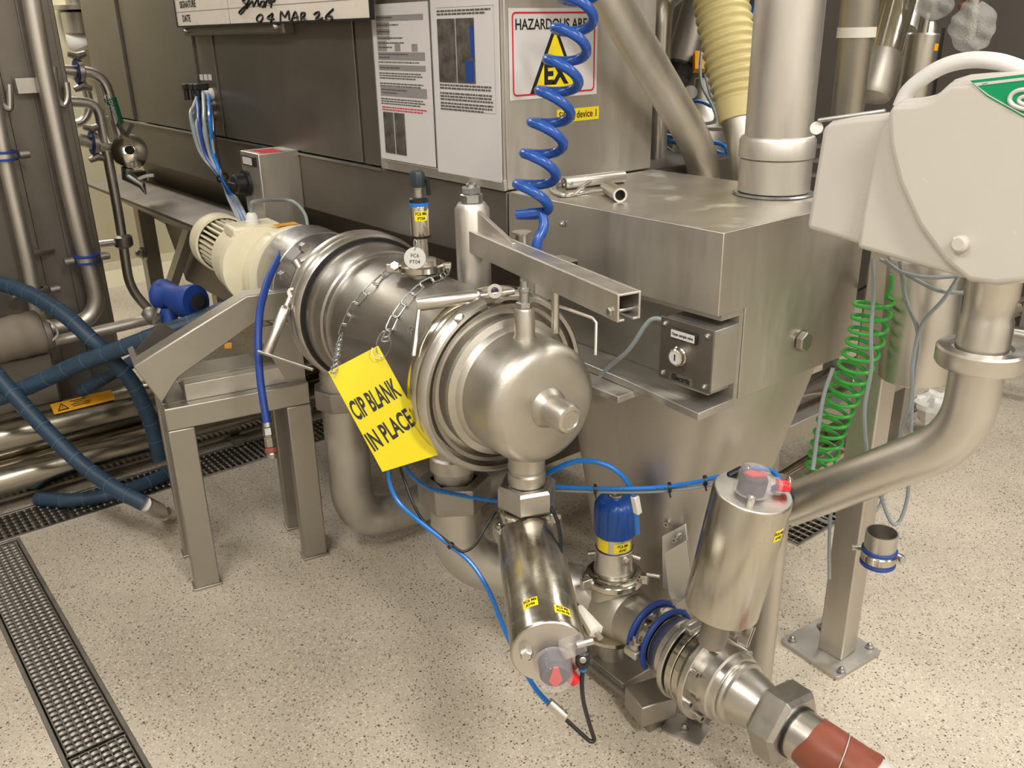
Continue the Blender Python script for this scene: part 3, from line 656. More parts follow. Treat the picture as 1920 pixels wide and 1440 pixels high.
t = thing('seal_gap_ring', 'black line painting the shaded gap inside the rear clamp by the motor end', 'seal', BP(.79, 0, -.19))
MB().ring(frm(BP(.785), ax, ZZ), .188, .199, 0, .005, 64).build('ring', 'black', t)  # black ring paints in the shaded gap between rear band and barrel
# ================================================================== GEAR MOTOR
t = thing('gear_motor', 'cream painted gear motor with finned rear and aluminium flange', 'motor', BP(1.5, .05, -.16))
MB().ring(MBX, .05, .160, 1.112, 1.255, 64, ch=.002).build('aluminium_flange', 'alu', t)
MB().lathe([(.05, 1.256), (.162, 1.256), (.164, 1.262), (.162, 1.32), (.152, 1.36), (.12, 1.375), (.05, 1.375)], frm(BP(0, .02, -.008), ax, ZZ), 56).build('gear_case', 'cream', t, bevel=.0)
mo = lambda s: BP(s, .106, .026)
Mm = frm(mo(0), ax, ZZ)
MB().lathe([(.05, 1.33), (.127, 1.345), (.128, 1.375), (.1185, 1.385), (.1175, 1.49), (.113, 1.515), (.095, 1.53), (.05, 1.53)], Mm, 56).build('bell_housing', 'cream', t)
MB().lathe([(.05, 1.52), (.066, 1.52), (.066, 1.80), (.05, 1.80)], Mm, 40).build('stator', 'dark', t)
nf = 30
for k in range(nf):
    a_ = 2*math.pi*k/nf; mb = MB()
    e = Mm.to_3x3() @ Vector((math.cos(a_), math.sin(a_), 0)); tn = Mm.to_3x3() @ Vector((-math.sin(a_), math.cos(a_), 0))
    p = [mo(1.50)+e*.062, mo(1.50)+e*.090, mo(1.775)+e*.088, mo(1.775)+e*.062]
    mb.ext([q-tn*.0035 for q in p], tn*.007).build('cooling_fin', 'cream', t)
MB().ring(Mm, .092, .100, 1.745, 1.80, 56).build('fan_cover_rim', 'cream', t)
MB().lathe([(.100, 1.80), (.100, 1.825), (.094, 1.84), (.05, 1.845), (.00001, 1.845)], Mm, 48).build('fan_cover', 'cream', t)
q = mo(1.41); 
MB().bb(-.055, .055, -.075, .075, 0, .035, frm(q+ZZ*.095+ax*.0, ZZ, ax)).build('terminal_box', 'cream', t, bevel=.008)
gl = q+ZZ*.13+ax*(-.01)
mb = MB(); mb.lathe([(.021, 0), (.021, .010), (.019, .012), (.019, .022), (.013, .032), (.008, .034)], frm(gl, ZZ), 20); mb.build('cable_gland', 'offwhite', t)
o = MB().tube(cr([gl+ZZ*.03, gl+ZZ*.055-ax*.012, gl+ZZ*.075-ax*.05, D(533, 375, 2.88), D(556, 382, 2.86), D(572, 402, 2.84), D(577, 425, 2.84)], 6), .0055, 10).build('cable', 'grey'); tag(o, 'grey cable arching up from the motor gland', 'cable')
q = BP(1.315, .0, 0)
sticker(t, q+ZZ*.1575+nn*.03+ZZ*-.001, nn, -ax, .07, .04, 'amber')
for k in range(8):
    a_ = rad(22+45*k); e = MBX.to_3x3() @ Vector((math.cos(a_), math.sin(a_), 0)); mb = MB(); mb.hexn(frm(BP(1.112)+e*.135, -ax), .014, .012); mb.build('bolt', 'nut', t)
for a_ in (rad(35), rad(100), rad(-100), rad(-35)):
    e = MBX.to_3x3() @ Vector((math.cos(a_), math.sin(a_), 0)); MB().beam(BP(1.11)+e*.12, BP(.86)+e*.15, .012, .05, e).build('flange_rib', 'cast', t, bevel=.002)

# ================================================================== STAND UNDER THE MOTOR
t = thing('pump_stand', 'square tube steel stand with four legs under the motor end', 'stand', (-2.56, .9, 0))
su = Vector((.077, .385, 0)).normalized(); sv = Vector((-su.y, su.x, 0))
FL = Vector((-2.452, .728, 0)); LEN = .345; DEP = .215; hT = .612
lc = {}
for i, (a_, b_) in enumerate(((0, 0), (1, 0), (0, 1), (1, 1))):
    p = FL + su*LEN*a_ + sv*DEP*b_
    Mx = frm(p, ZZ, su); MB().bb(-.0375, .0375, -.0225, .0225, .006, hT-.07, Mx).build('leg', 'sheet', t, bevel=.004)
    MB().bb(-.043, .043, -.028, .028, 0, .008, Mx).build('foot_plate', 'sheet', t, bevel=.002)
Mx = frm(FL, ZZ, su)
MB().bb(-.0375, LEN+.0375, -.0225, .0225, hT-.07, hT, Mx).build('front_beam', 'sheet', t, bevel=.004)
MB().bb(-.0375, LEN+.0375, DEP-.0225, DEP+.0225, hT-.07, hT, Mx).build('rear_beam', 'sheet', t, bevel=.004)
MB().bb(-.0375, .0375, .0225, DEP-.0225, hT-.07, hT, Mx).build('side_beam', 'sheet', t, bevel=.004)
MB().bb(LEN-.0375, LEN+.0375, .0225, DEP-.0225, hT-.07, hT, Mx).build('side_beam', 'sheet', t, bevel=.004)
# inclined support channel rising to the motor
def onst(px, py, off=-.0225):
    d = ray(px, py); c_ = FL+sv*off; return C0 + d*((c_-C0).dot(sv)/d.dot(sv))
for off, nm in ((-.0225, 'inclined_beam'),):
    pp = [onst(*p, -.0225)+sv*(off+.0225) for p in ((250, 688), (462, 555), (575, 540), (560, 600), (482, 603), (335, 708), (303, 757))]
    MB().ext(pp, sv*.07).build(nm, 'sheet', t, bevel=.004)
MB().ext([onst(252, 688)+sv*.07, onst(305, 757)+sv*.07, onst(318, 750)+sv*.07, onst(262, 682)+sv*.07], sv*(DEP-.11)).build('side_gusset', 'sheet', t)
MB().ext([onst(*p, .16) for p in ((250, 662), (300, 605), (345, 628), (262, 694))], sv*.006).build('rear_plate', 'darksheet', t)
MB().bb(.03, LEN+.02, .01, .05, hT, hT+.052, Mx).build('front_rib', 'dusty', t, bevel=.002)
MB().bb(.02, LEN+.03, .05, .17, hT+.05, hT+.058, Mx).build('top_plate', 'sheet', t)
MB().ext([FL+su*(LEN+.035)+ZZ*(hT), FL+su*(LEN-.02)+ZZ*(hT), FL+su*(LEN-.10)+ZZ*(hT+.19), FL+su*(LEN+.035)+ZZ*(hT+.19)], sv*.01).build('end_gusset', 'sheet', t)

# ================================================================== PRESSURE SENSOR ON THE BARREL
sb = BP(.474, 0, .185)
t = thing('pipe_clamp', 'two piece hinged clamp under the pressure sensor on the barrel top', 'clamp', sb-ZZ*.01)
MB().ring(frm(sb-ZZ*.008, ZZ), .03, .056, 0, .020, 40, ch=.004).build('clamp_ring', 'polish', t)
lg = cR*(-1)
e = (D(735, 512, 2.1)-D(790, 512, 2.1)).normalized()
MB().bb(-.010, .010, -.010, .010, .05, .085, frm(sb, e)).build('clamp_lug', 'satin', t, bevel=.002)
mb = MB(); mb.cyl(sb+e*.062-ZZ*.004-cF*.02, sb+e*.062-ZZ*.004+cF*.02, .006, 12); mb.hexn(frm(sb+e*.062-cF*.034, cF), .011, .012); mb.build('clamp_bolt', 'polish', t)
MB().bb(-.006, .006, -.010, .010, .05, .068, frm(sb+ZZ*.005, -e)).build('hinge', 'satin', t, bevel=.001)
t = thing('pressure_sensor', 'slim steel pressure transmitter with blue ring and dark plug', 'sensor', sb+ZZ*.012)
Ms = frm(sb+ZZ*.012, ZZ)
MB().lathe([(.034, 0), (.034, .008), (.016, .012), (.016, .06), (.019, .062)], Ms, 28).build('process_neck', 'satin', t)
MB().ring(Ms, .012, .0235, .060, .066, 28).build('black_ring', 'black', t)
MB().lathe([(.0225, .066), (.0228, .07), (.0228, .132), (.022, .134)], Ms, 32).build('body', 'polish', t)
MB().lathe([(.0222, .134), (.0225, .141), (.0222, .142)], Ms, 28).build('blue_ring', 'pneu', t)
MB().lathe([(.0222, .142), (.0222, .150), (.018, .153), (.011, .153)], Ms, 28).build('black_cap', 'black', t)
MB().lathe([(.0115, .150), (.0115, .172), (.013, .173), (.013, .176)], Ms, 16).build('connector', 'nut', t)
MB().lathe([(.0155, .176), (.0175, .180), (.0175, .206), (.014, .212), (.00001, .212)], Ms, 8).build('plug', 'plug', t)
MB().tube([sb+cR*.012+ZZ*.21, sb+cR*.022+ZZ*.205, sb+cR*.024+ZZ*.17], .005, 8).build('plug_elbow', 'dark', t)
wrap_sticker(t, sb+ZZ*.012, ZZ, -cF, .0228, .25, 1.3, .113, .022, ('FC6 M6', 'PT04'), .010)
q = D(778, 484, 1.99)
t = thing('metal_tag', 'round metal tag stamped FC6 PT04 hanging on the pressure sensor', 'tag', q)
nv = -cF
MB().lathe([(.0245, 0), (.0245, .0015)], frm(q, nv), 40).build('disc', 'tagmetal', t)
Mt = Matrix(((cR.x, cU.x, nv.x, 0), (cR.y, cU.y, nv.y, 0), (cR.z, cU.z, nv.z, 0), (0, 0, 0, 1)))
for s_, dz in (('FC6', .005), ('PT04', -.009)):
    p = q + cU*dz + nv*.0017; Mq = Mt.copy(); Mq.translation = p; txt(s_, .0115, Mq, 'ink', t, off=.0001)
mb = MB(); mb.tube(cr([q+cU*.019+nv*.003, q+cU*.035+cR*.004, q+cU*.045+cR*-.004+cF*.02, q+cU*.02+cR*-.003+cF*.004], 6, True), .0008, 5, True); mb.build('tag_wire', 'zinc', t)

# ================================================================== SWING ARM
po = BP(.455, -.13, 0); po = Vector((po.x, po.y, 0)); zb = 1.0; zt_ = 1.222
t = thing('swing_arm', 'steel davit arm of post, gusset and hollow square beam over the end cap', 'arm', po+ZZ*zb)
Mx = frm(po, ZZ)
MB().lathe([(.036, .80), (.036, zb+.004), (.0415, zb+.006), (.0415, zt_-.014), (.032, zt_), (.00001, zt_)], Mx, 36).build('post', 'brushed', t)
mb = MB(); mb.hexn(Matrix.Translation((0, 0, zt_)) @ Mx, .027, .021); mb.build('pivot_nut', 'zinc', t)
mb = MB(); mb.hexn(Matrix.Translation((0, 0, zt_+.021)) @ Mx @ Matrix.Rotation(.4, 4, 'Z'), .0245, .016); mb.lathe([(.013, 0), (.012, .006), (.006, .011), (.00001, .012)], Matrix.Translation((0, 0, zt_+.037)) @ Mx, 16); mb.build('cap_nut', 'zinc', t)
pb = D(1180, 575, 1.585)
zbm = 1.118
bd = Vector((pb.x-po.x, pb.y-po.y, 0)); BL = bd.length; bd.normalize(); bs = Vector((-bd.y, bd.x, 0))
Mq = Matrix(((bd.x, bs.x, 0, po.x), (bd.y, bs.y, 0, po.y), (0, 0, 1, 0), (0, 0, 0, 1)))
hb, wbm, wt = .052, .050, .0045
z1_ = pb.z+hb/2; z0_ = z1_-hb
mb = MB(); mb.bb(.0, BL, -wbm/2, -wbm/2+wt, z0_, z1_, Mq).bb(.0, BL, wbm/2-wt, wbm/2, z0_, z1_, Mq).bb(0, BL, -wbm/2+wt, wbm/2-wt, z1_-wt, z1_, Mq).bb(0, BL, -wbm/2+wt, -wbm/2+.016, z0_, z0_+wt, Mq).bb(0, BL, wbm/2-.016, wbm/2-wt, z0_, z0_+wt, Mq)
mb.build('square_beam', 'brushed', t, bevel=.0012)
MB().bb(.0, BL-.06, -.008, .008, z0_+.004, z0_+.008, Mq).build('inner_track', 'dark', t)
g0 = Mq @ Vector((.034, -.005, z1_)); g1 = Mq @ Vector((.034, -.005, zt_-.012)); g2 = Mq @ Vector((.215, -.005, z1_+.004)); g3 = Mq @ Vector((.215, -.005, z1_))
MB().ext([g0, g3, g2, g1], bs*.010).build('gusset', 'brushed', t, bevel=.001)
mb = MB(); mb.cyl(Mq @ Vector((BL-.022, -wbm/2-.006, z0_+.014)), Mq @ Vector((BL-.022, wbm/2+.010, z0_+.014)), .0035, 10); mb.hexn(frm(Mq @ Vector((BL-.022, -wbm/2, z0_+.014)), -bs), .009, .006); mb.build('stop_bolt', 'zinc', t)
# hanger rod from the beam to the cap
h0 = D(1042, 590, 1.70)
t = thing('hanger_rod', 'short steel rod hanging from the square beam down to the end cap', 'rod', h0)
q = Mq @ Vector((0, 0, 0)); zrod = z0_
d_ = ray(1041, 590); hp_ = C0 + d_*((po-C0).dot(bs)/d_.dot(bs)); d2_ = ray(1042, 628); zr0 = (C0 + d2_*((hp_-C0).length/d_.length)).z
MB().lathe([(.0085, zr0), (.0085, z0_)], frm((hp_.x, hp_.y, 0), ZZ), 16).build('rod', 'satin', t)
MB().tube([D(1048, 574, 1.76), D(1110, 596, 1.80), D(1118, 605, 1.80), D(1117, 666, 1.80)], .0035, 8).build('bent_wire', 'satin', t)

# ================================================================== CHAINS AND THE CIP SIGN
def link_mesh():
    mb = MB(); pts = []; a_, b_ = .0115, .0078
    for k in range(8): t_ = math.pi*k/7; pts.append((a_+b_*math.sin(t_)-0, b_*math.cos(t_), 0))
    for k in range(8): t_ = math.pi*k/7; pts.append((-a_-b_*math.sin(t_), -b_*math.cos(t_), 0))
    mb.tube(pts, .0023, 6, True)
    return mb
lkm = bpy.data.meshes.new('link'); _m = link_mesh(); lkm.from_pydata([tuple(v) for v in _m.v], [], _m.f); lkm.materials.append(M['zinc']); lkm.polygons.foreach_set('use_smooth', [True]*len(lkm.polygons))
def chain(path, label, pitch=.032):
    P = cr(path, 20); L_ = [0]
    for i in range(1, len(P)): L_.append(L_[-1]+(P[i]-P[i-1]).length)
    t = thing('chain', label, 'chain', P[-1]); n = int(L_[-1]/pitch); pitch = L_[-1]/n
    def at(s):
        for i in range(1, len(P)):
            if L_[i] >= s: return P[i-1].lerp(P[i], (s-L_[i-1])/max(1e-9, L_[i]-L_[i-1]))
        return P[-1]
    for k in range(n):
        a_ = at(k*pitch); b_ = at((k+1)*pitch); c_ = (a_+b_)/2; d = (b_-a_).normalized()
        outn = (c_ - BP((c_-P0).dot(ax))).normalized(); up = (outn if k % 2 else outn.cross(d)); up = (up*.85 + (outn.cross(d) if k % 2 else outn)*.5)
        z = (up-d*up.dot(d)).normalized(); y = z.cross(d)
        o = bpy.data.objects.new('link', lkm); COL.objects.link(o); o.parent = t; loc = c_-WL[t.name]
        o.matrix_local = Matrix(((d.x, y.x, z.x, loc.x), (d.y, y.y, z.y, loc.y), (d.z, y.z, z.z, loc.z), (0, 0, 0, 1)))
Rc = .171
SD = 1.86
chain([hit(735, 503, Rc), hit(700, 535, Rc), hit(672, 562, Rc), hit(652, 595, Rc), hit(638, 635, Rc+.004), D(632, 668, SD+.09), D(626, 697, SD+.0)], 'left chain running over the barrel to the near corner of the CIP sign')
chain([hit(842, 503, Rc), hit(826, 520, Rc), hit(796, 531, Rc), hit(765, 560, Rc), hit(742, 590, Rc), hit(727, 622, Rc+.004), D(722, 640, SD+.055)], 'right chain running over the barrel to the upper corner of the CIP sign')
t = thing('cip_sign', 'yellow plastic sign reading CIP BLANK IN PLACE hung on two chains', 'sign', D(716, 885, SD))
c4 = [D(615, 697, SD), D(709, 648, SD+.01), D(822, 853, SD+.02), D(717, 885, SD+.01)]
nv = (c4[1]-c4[0]).cross(c4[0]-c4[3]).normalized()
if nv.dot(cF) > 0: nv = -nv
MB().ext(c4, -nv*.0025).build('sign_plate', 'yellow', t, bevel=.0006)
xv = (c4[1]-c4[0]).normalized(); yv = nv.cross(xv).normalized()
def signM(px, py):
    q = D(px, py, SD+.01); c_ = c4[0]; q = q - nv*((q-c_).dot(nv)) ; q = q + nv*.0006
    return Matrix(((xv.x, yv.x, nv.x, q.x), (xv.y, yv.y, nv.y, q.y), (xv.z, yv.z, nv.z, q.z), (0, 0, 0, 1)))
txt('CIP BLANK', .060, signM(703, 751) @ Matrix.Rotation(rad(2), 4, 'Z'), 'ink', t, fitw=.108, off=.0016)
txt('IN PLACE', .058, signM(732, 808) @ Matrix.Rotation(rad(5), 4, 'Z'), 'ink', t, fitw=.104, off=.0016)
mb = MB(); mb.tube(cr([D(722, 622, SD+.05), D(733, 645, SD+.03), D(722, 668, SD-.002), D(708, 664, SD-.006), D(706, 645, SD+.02), D(712, 628, SD+.04)], 8, True), .0011, 6, True)
mb.build('split_ring', 'zinc', t)
mb = MB(); mb.tube(cr([D(698, 652, SD-.004), D(697, 664, SD-.006), D(707, 673, SD-.006), D(717, 668, SD-.004)], 6), .0011, 6); mb.build('ring_loop', 'nut', t)
mb = MB(); mb.tube(cr([D(631, 690, SD+.02), D(622, 695, SD-.004), D(627, 707, SD-.006), D(634, 688, SD-.002)], 6), .0009, 6); mb.build('wire_hook', 'nut', t)

# ================================================================== PIPEWORK UNDER THE BARREL
def elbow_path(pts, r=.09, n=8):
    P = [Vector(p) for p in pts]; out = [P[0]]
    for i in range(1, len(P)-1):
        a_ = (P[i-1]-P[i]); b_ = (P[i+1]-P[i]); k = min(r, a_.length*.49, b_.length*.49); s_ = P[i]+a_.normalized()*k; e_ = P[i]+b_.normalized()*k
        for j in range(n+1): u_ = j/n; out.append(s_*(1-u_)**2+P[i]*2*u_*(1-u_)+e_*u_*u_)
    out.append(P[-1]); return out
pz = .205
t = thing('return_pipe', 'wide steel U bend pipe looping under the barrel near the stand', 'pipe', (-2.2, 1.17, 0))
up_ = BP(1.06); up_ = Vector((up_.x, up_.y, 0))
nb = BP(s2); nb = Vector((nb.x, nb.y, 0))
MB().tube(elbow_path([up_+ZZ*.60, up_+ZZ*.098, up_+ZZ*.098+Vector((.06, .72, 0)), up_+ZZ*.39+Vector((.06, .72, 0))], .14, 10), .067, 32).build('pipe', 'dusty', t)
MB().lathe([(.068, .53), (.086, .53), (.088, .535), (.088, .588), (.086, .592), (.068, .592)], frm(up_, ZZ, nn), 8).build('union_nut', 'cast', t, bevel=.002)
MB().bb(-.05, .05, -.025, .025, .0, .034, Matrix.Translation(up_+Vector((.03, .3, 0)))).build('pipe_foot', 'dusty', t)
t = thing('hex_union', 'wide hexagonal union nut under the barrel outlet', 'nut', nb+ZZ*.5)
MB().lathe([(.060, .50), (.088, .50), (.092, .505), (.092, .565), (.088, .57), (.060, .57)], frm(nb, ZZ, ax), 6, True).build('hex_nut', 'cast', t, bevel=.002)
t = thing('outlet_elbow', 'steel elbow pipe curving from the barrel outlet to the blue capped valve', 'pipe', nb)
LO = Vector((-1.353, 1.412, .200)); lu = Vector((.9965, -.045, 0)).normalized()
MB().tube(elbow_path([nb+ZZ*.52, nb+ZZ*.33, LO-lu*.12+Vector((0, -.09, .04)), LO-lu*.03], .13, 10), .064, 32).build('pipe', 'dusty', t)

# ---- line valves: tee body with blue cap
ML = frm(LO, lu, ZZ)
t = thing('diverter_valve', 'round steel valve body with a blue ribbed cap', 'valve', LO-ZZ*.07)
MB().lathe([(.03, -.085), (.055, -.07), (.072, -.04), (.078, 0), (.076, .03), (.070, .06), (.064, .07)], frm(LO, lu, ZZ), 36).build('body', 'blast', t)
MB().lathe([(.066, .055), (.066, .135), (.070, .138), (.070, .15)], ML, 36).build('outlet_neck', 'blast', t)
Mv = frm(LO-ZZ*.008, ZZ, cR)
MB().lathe([(.070, .0), (.066, .05), (.060, .068), (.060, .08)], Mv, 36).build('top_neck', 'blast', t)
MB().lathe([(.060, .080), (.070, .083), (.076, .090), (.076, .104), (.070, .110), (.062, .112), (.062, .116), (.056, .118)], Mv, 40).build('clamp_ring', 'polish', t)
MB().lathe([(.050, .110), (.052, .125), (.049, .130), (.049, .185), (.046, .187), (.046, .225), (.040, .227)], Mv, 36).build('bonnet', 'satin', t)
MB().ring(Mv, .03, .0475, .184, .187, 36).build('black_ring', 'black', t)
prof = [(.044, .225), (.051, .228), (.0535, .234), (.0535, .296), (.052, .310), (.043, .322), (.030, .327), (.016, .329)]
mb = MB(); seg = 72; vs = []
for i, (r_, z) in enumerate(prof):
    for k in range(seg):
        rib = 1 - (.06 if (k % 6) < 1 and 1 < i < 5 else 0); t_ = 2*math.pi*k/seg; vs.append(Mv @ Vector((r_*rib*math.cos(t_), r_*rib*math.sin(t_), z)))
fs = [(i*seg+k, i*seg+(k+1) % seg, (i+1)*seg+(k+1) % seg, (i+1)*seg+k) for i in range(len(prof)-1) for k in range(seg)]
mb.add(vs, fs).build('blue_cap', 'knob', t, label='blue ribbed plastic cap')
MB().lathe([(.017, .322), (.017, .3335), (.015, .335), (.010, .335), (.009, .332), (.00001, .332)], Mv, 24).build('top_plug', 'nut', t)
wrap_sticker(t, LO, ZZ, cR, .046, rad(-70), 1.0, .197, .026, ('FC6 M6', 'AV47'), .011)
wrap_sticker(t, LO, ZZ, cR, .046, rad(-137), .75, .199, .034, ())
for a_, z in ((rad(-60), .160), ):
    e = Mv.to_3x3() @ Vector((math.cos(a_), math.sin(a_), 0)); mb = MB(); mb.lathe([(.011, 0), (.011, .008), (.005, .010), (.005, .004), (.00001, .004)], frm(LO+e*.047+ZZ*z, e), 18); mb.build('port', 'satin', t)
for a_ in (rad(-15), rad(170)):
    e = Mv.to_3x3() @ Vector((math.cos(a_), math.sin(a_), 0)); MB().cyl(LO+e*.045+ZZ*.155, LO+e*.066+ZZ*.150, .006, 12).build('fitting', 'satin', t)
e = Mv.to_3x3() @ Vector((math.cos(rad(-150)), math.sin(rad(-150)), 0)); mb = MB(); mb.bb(-.012, .012, -.008, .008, .07, .10, frm(LO+ZZ*.097, e)); mb.build('clamp_lug', 'satin', t, bevel=.002)
e = Mv.to_3x3() @ Vector((math.cos(rad(-20)), math.sin(rad(-20)), 0)); mb = MB(); mb.bb(-.012, .012, -.008, .008, .07, .09, frm(LO+ZZ*.097, e)); mb.cyl(LO+ZZ*.112+e*.085, LO+ZZ*.112+e*.12, .007, 12); mb.build('clamp_lug', 'satin', t, bevel=.001)
MB().lathe([(.074, -.078), (.078, -.073), (.078, -.062), (.06, -.055)], Mv, 36).build('bottom_ring', 'polish', t)
MB().bb(-.055, .075, -.055, .055, 0, .04, frm(LO-ZZ*LO.z+lu*.03, ZZ, lu)).build('base_block', 'dusty', t, bevel=.003)
MB().cyl(LO-ZZ*(LO.z-.04), LO-ZZ*.07, .035, 20).build('base_stem', 'dusty', t)

t = thing('blue_ring_clamp', 'pipe clamp with two blue rubber rims beside the valve body', 'clamp', LO+lu*.16-ZZ*.07)
MB().lathe([(.058, .145), (.076, .147), (.078, .152), (.078, .186), (.076, .192), (.058, .194)], ML, 44).build('clamp_band', 'polish', t)
for z in (.146, .193):
    MB().tube([ML @ Vector(((.081*math.cos(a_)), .081*math.sin(a_), z)) for a_ in [rad(-120+240*k/40) for k in range(41)]], .0072, 8).build('blue_rim', 'blue', t)
for sgn in (1, -1):
    mb = MB(); q = ML @ Vector((.0, sgn*.085, .17)); mb.bb(-.010, .010, -.018, .018, -.02, .02, frm(q, lu, ZZ)); mb.build('clamp_ear', 'satin', t, bevel=.003)
    mb = MB(); mb.lathe([(.014, 0), (.016, .004), (.014, .014), (.006, .016), (.006, .03), (.00001, .031)], frm(q+ZZ*.01, ZZ), 18); mb.build('ear_nut', 'nut', t)

t = thing('flange_valve', 'bolted steel butterfly valve body with stacked round flanges', 'valve', LO+lu*.3-ZZ*.1)
MB().lathe([(.055, .196), (.070, .198), (.074, .205), (.076, .225), (.080, .230), (.080, .244), (.072, .250), (.070, .262)], ML, 44).build('inlet_hub', 'satin', t)
MB().ring(ML, .05, .106, .262, .276, 60, ch=.002).build('flange', 'satin', t)
MB().ring(ML, .05, .100, .280, .300, 60, ch=.002).build('valve_disc', 'polish', t)
MB().ring(ML, .05, .100, .302, .322, 60, ch=.002).build('valve_disc', 'polish', t)
MB().ring(ML, .05, .114, .334, .350, 60, ch=.002).build('flange', 'satin', t)
MB().lathe([(.092, .322), (.09, .338)], ML, 48).build('spacer_ring', 'satin', t)
MB().lathe([(.084, .350), (.084, .366), (.087, .368), (.087, .392), (.082, .396), (.08, .41), (.074, .414), (.06, .414)], ML, 52).build('outlet_hub', 'satin', t)
for k in range(8):
    a_ = rad(12+45*k); q = ML @ Vector((.101*math.cos(a_), .101*math.sin(a_), .350)); mb = MB()
    mb.lathe([(.010, 0), (.010, .016), (.005, .016), (.005, .009), (.00001, .009)], frm(q, lu), 14); mb.build('socket_bolt', 'nut', t)
q = ML @ Vector((.0, 0, .30)); e = (ZZ*.92+Vector((-.1, -.35, 0))).normalized()
MB().bb(-.018, .018, -.03, .03, .08, .104, frm(ML @ Vector((0, 0, .275)), ZZ, lu)).build('top_lug', 'cast', t, bevel=.004)
for dx in (.0,):
    mb = MB(); q = ML @ Vector((.094, -.04, .385)); mb.bb(-.012, .012, -.002, .002, 0, .045, frm(q, ZZ+Vector((0, .5, 0)), lu)); mb.bb(-.012, .012, .006, .010, 0, .045, frm(q, ZZ+Vector((0, .5, 0)), lu)); mb.build('clamp_tab', 'satin', t)
q = ML @ Vector((.10, -.03, .372)); mb = MB(); mb.hexn(frm(q+ZZ*.018, ZZ), .016, .022); mb.lathe([(.008, .022), (.007, .03), (.00001, .032)], frm(q+ZZ*.018, ZZ), 12); mb.build('tab_nut', 'nut', t)

t = thing('reducer', 'polished steel reducer narrowing to the big hexagonal nut', 'reducer', LO+lu*.45-ZZ*.08)
MB().lathe([(.060, .414), (.074, .415), (.076, .420), (.074, .426), (.066, .430), (.064, .445), (.060, .465), (.053, .49), (.050, .51), (.050, .57)], ML, 48).build('cone', 'satin', t)
t = thing('hex_union', 'big hexagonal union nut next to the brown tape', 'nut', LO+lu*.57-ZZ*.08)
MB().lathe([(.05, .502), (.080, .502), (.090, .512), (.090, .562), (.080, .573), (.054, .573)], frm(LO, lu, ZZ) @ Matrix.Rotation(.35, 4, 'Z'), 6, True).build('hex_nut', 'nut', t, bevel=.001)
t = thing('taped_hose', 'steel hose tail wrapped in brown tape and clear film, bottom right', 'hose', LO+lu*.7-ZZ*.05)
MB().ring(ML, .03, .058, .570, .579, 36).build('hose_seal', 'black', t)
MB().lathe([(.055, .579), (.055, .63)], ML, 36).build('ferrule', 'satin', t)
import random as _rn
mb = MB(); seg = 40; vs = []; prof = [(.0565, .615), (.058, .623), (.059, .65), (.057, .68), (.056, .715), (.059, .745), (.0595, .752)]
for i, (r_, z) in enumerate(prof):
    for k in range(seg):
        a_ = 2*math.pi*k/seg; rr_ = r_*(1+.02*math.sin(5*a_+i*1.3)+(.03*math.sin(9*a_) if i > 4 else 0)); zz_ = z + (.012*math.sin(2*a_+1) if i in (0, 6, 5) else 0)
        vs.append(ML @ Vector((rr_*math.cos(a_), rr_*math.sin(a_), zz_)))
mb.add(vs, [(i*seg+k, i*seg+(k+1) % seg, (i+1)*seg+(k+1) % seg, (i+1)*seg+k) for i in range(len(prof)-1) for k in range(seg)]).build('tape_wrap', 'tape', t, label='brown tape wrap')
mb = MB(); mb.tube([ML @ Vector((0.0602*math.cos(a_), .0602*math.sin(a_), .676+.03*math.sin(a_+.5))) for a_ in [2*math.pi*k/40 for k in range(40)]], .0009, 5, True); mb.build('string', 'paper', t)
MB().lathe([(.054, .725), (.055, .77), (.052, .80), (.053, .86), (.05, .90), (.052, .95), (.05, 1.3)], ML, 28).build('film_wrap', 'wrap', t)

# feet of the line
def block(name, label, pts, zt, m='cast'):
    t = thing(name, label, 'block', on(pts[0][0], pts[0][1], 2, 0)); return t
q0 = LO+lu*.235; q0 = Vector((q0.x, q0.y-.03, 0))
t = thing('support_block', 'hexagonal steel block on the floor beside the flanged valve', 'block', q0)
bx = Vector((q0.x-.03, q0.y-.03, 0))
MB().bb(-.042, .042, -.05, .05, .03, .09, frm(bx, ZZ, lu+Vector((0, -.25, 0)))).build('block', 'sheet', t, bevel=.003)
MB().bb(-.03, .03, -.03, .03, 0, .03, frm(bx, ZZ, lu)).build('foot', 'cast', t)
t = thing('foot_plate', 'small steel floor plate with one cap nut under the flanged valve', 'plate', on(1280, 1370, 2, 0))
q = on(1285, 1368, 2, 0)
MB().prism(rr(0, 0, .10, .075, .008), .006, frm(q, ZZ, lu+Vector((0, .35, 0)))).build('plate', 'dusty', t)
bolt(t, q+Vector((-.0, -.005, .006)), ZZ, .008, name='cap_nut')
MB().bb(-.025, .025, -.02, .02, .006, .11, frm(q+Vector((.0, .055, 0)), ZZ, lu)).build('upright', 'cast', t)
t = thing('support_post', 'round steel leg pipe standing behind the upright actuator', 'leg', on(1420, 1290, 2, 0))
a_ = D(1455, 955, 1.98); b_ = on(1418, 1300, 2, 0)
MB().tube([Vector((b_.x, b_.y, 0)), Vector((b_.x, b_.y, .62))], .034, 24).build('tube', 'brushed', t)
t = thing('floor_rod', 'thin steel rod lying low beside the blocks on the floor', 'rod', on(1150, 1265, 2, 0))
MB().tube([on(1100, 1245, 2, .03), on(1180, 1310, 2, .03)], .009, 10).build('rod', 'cast', t)

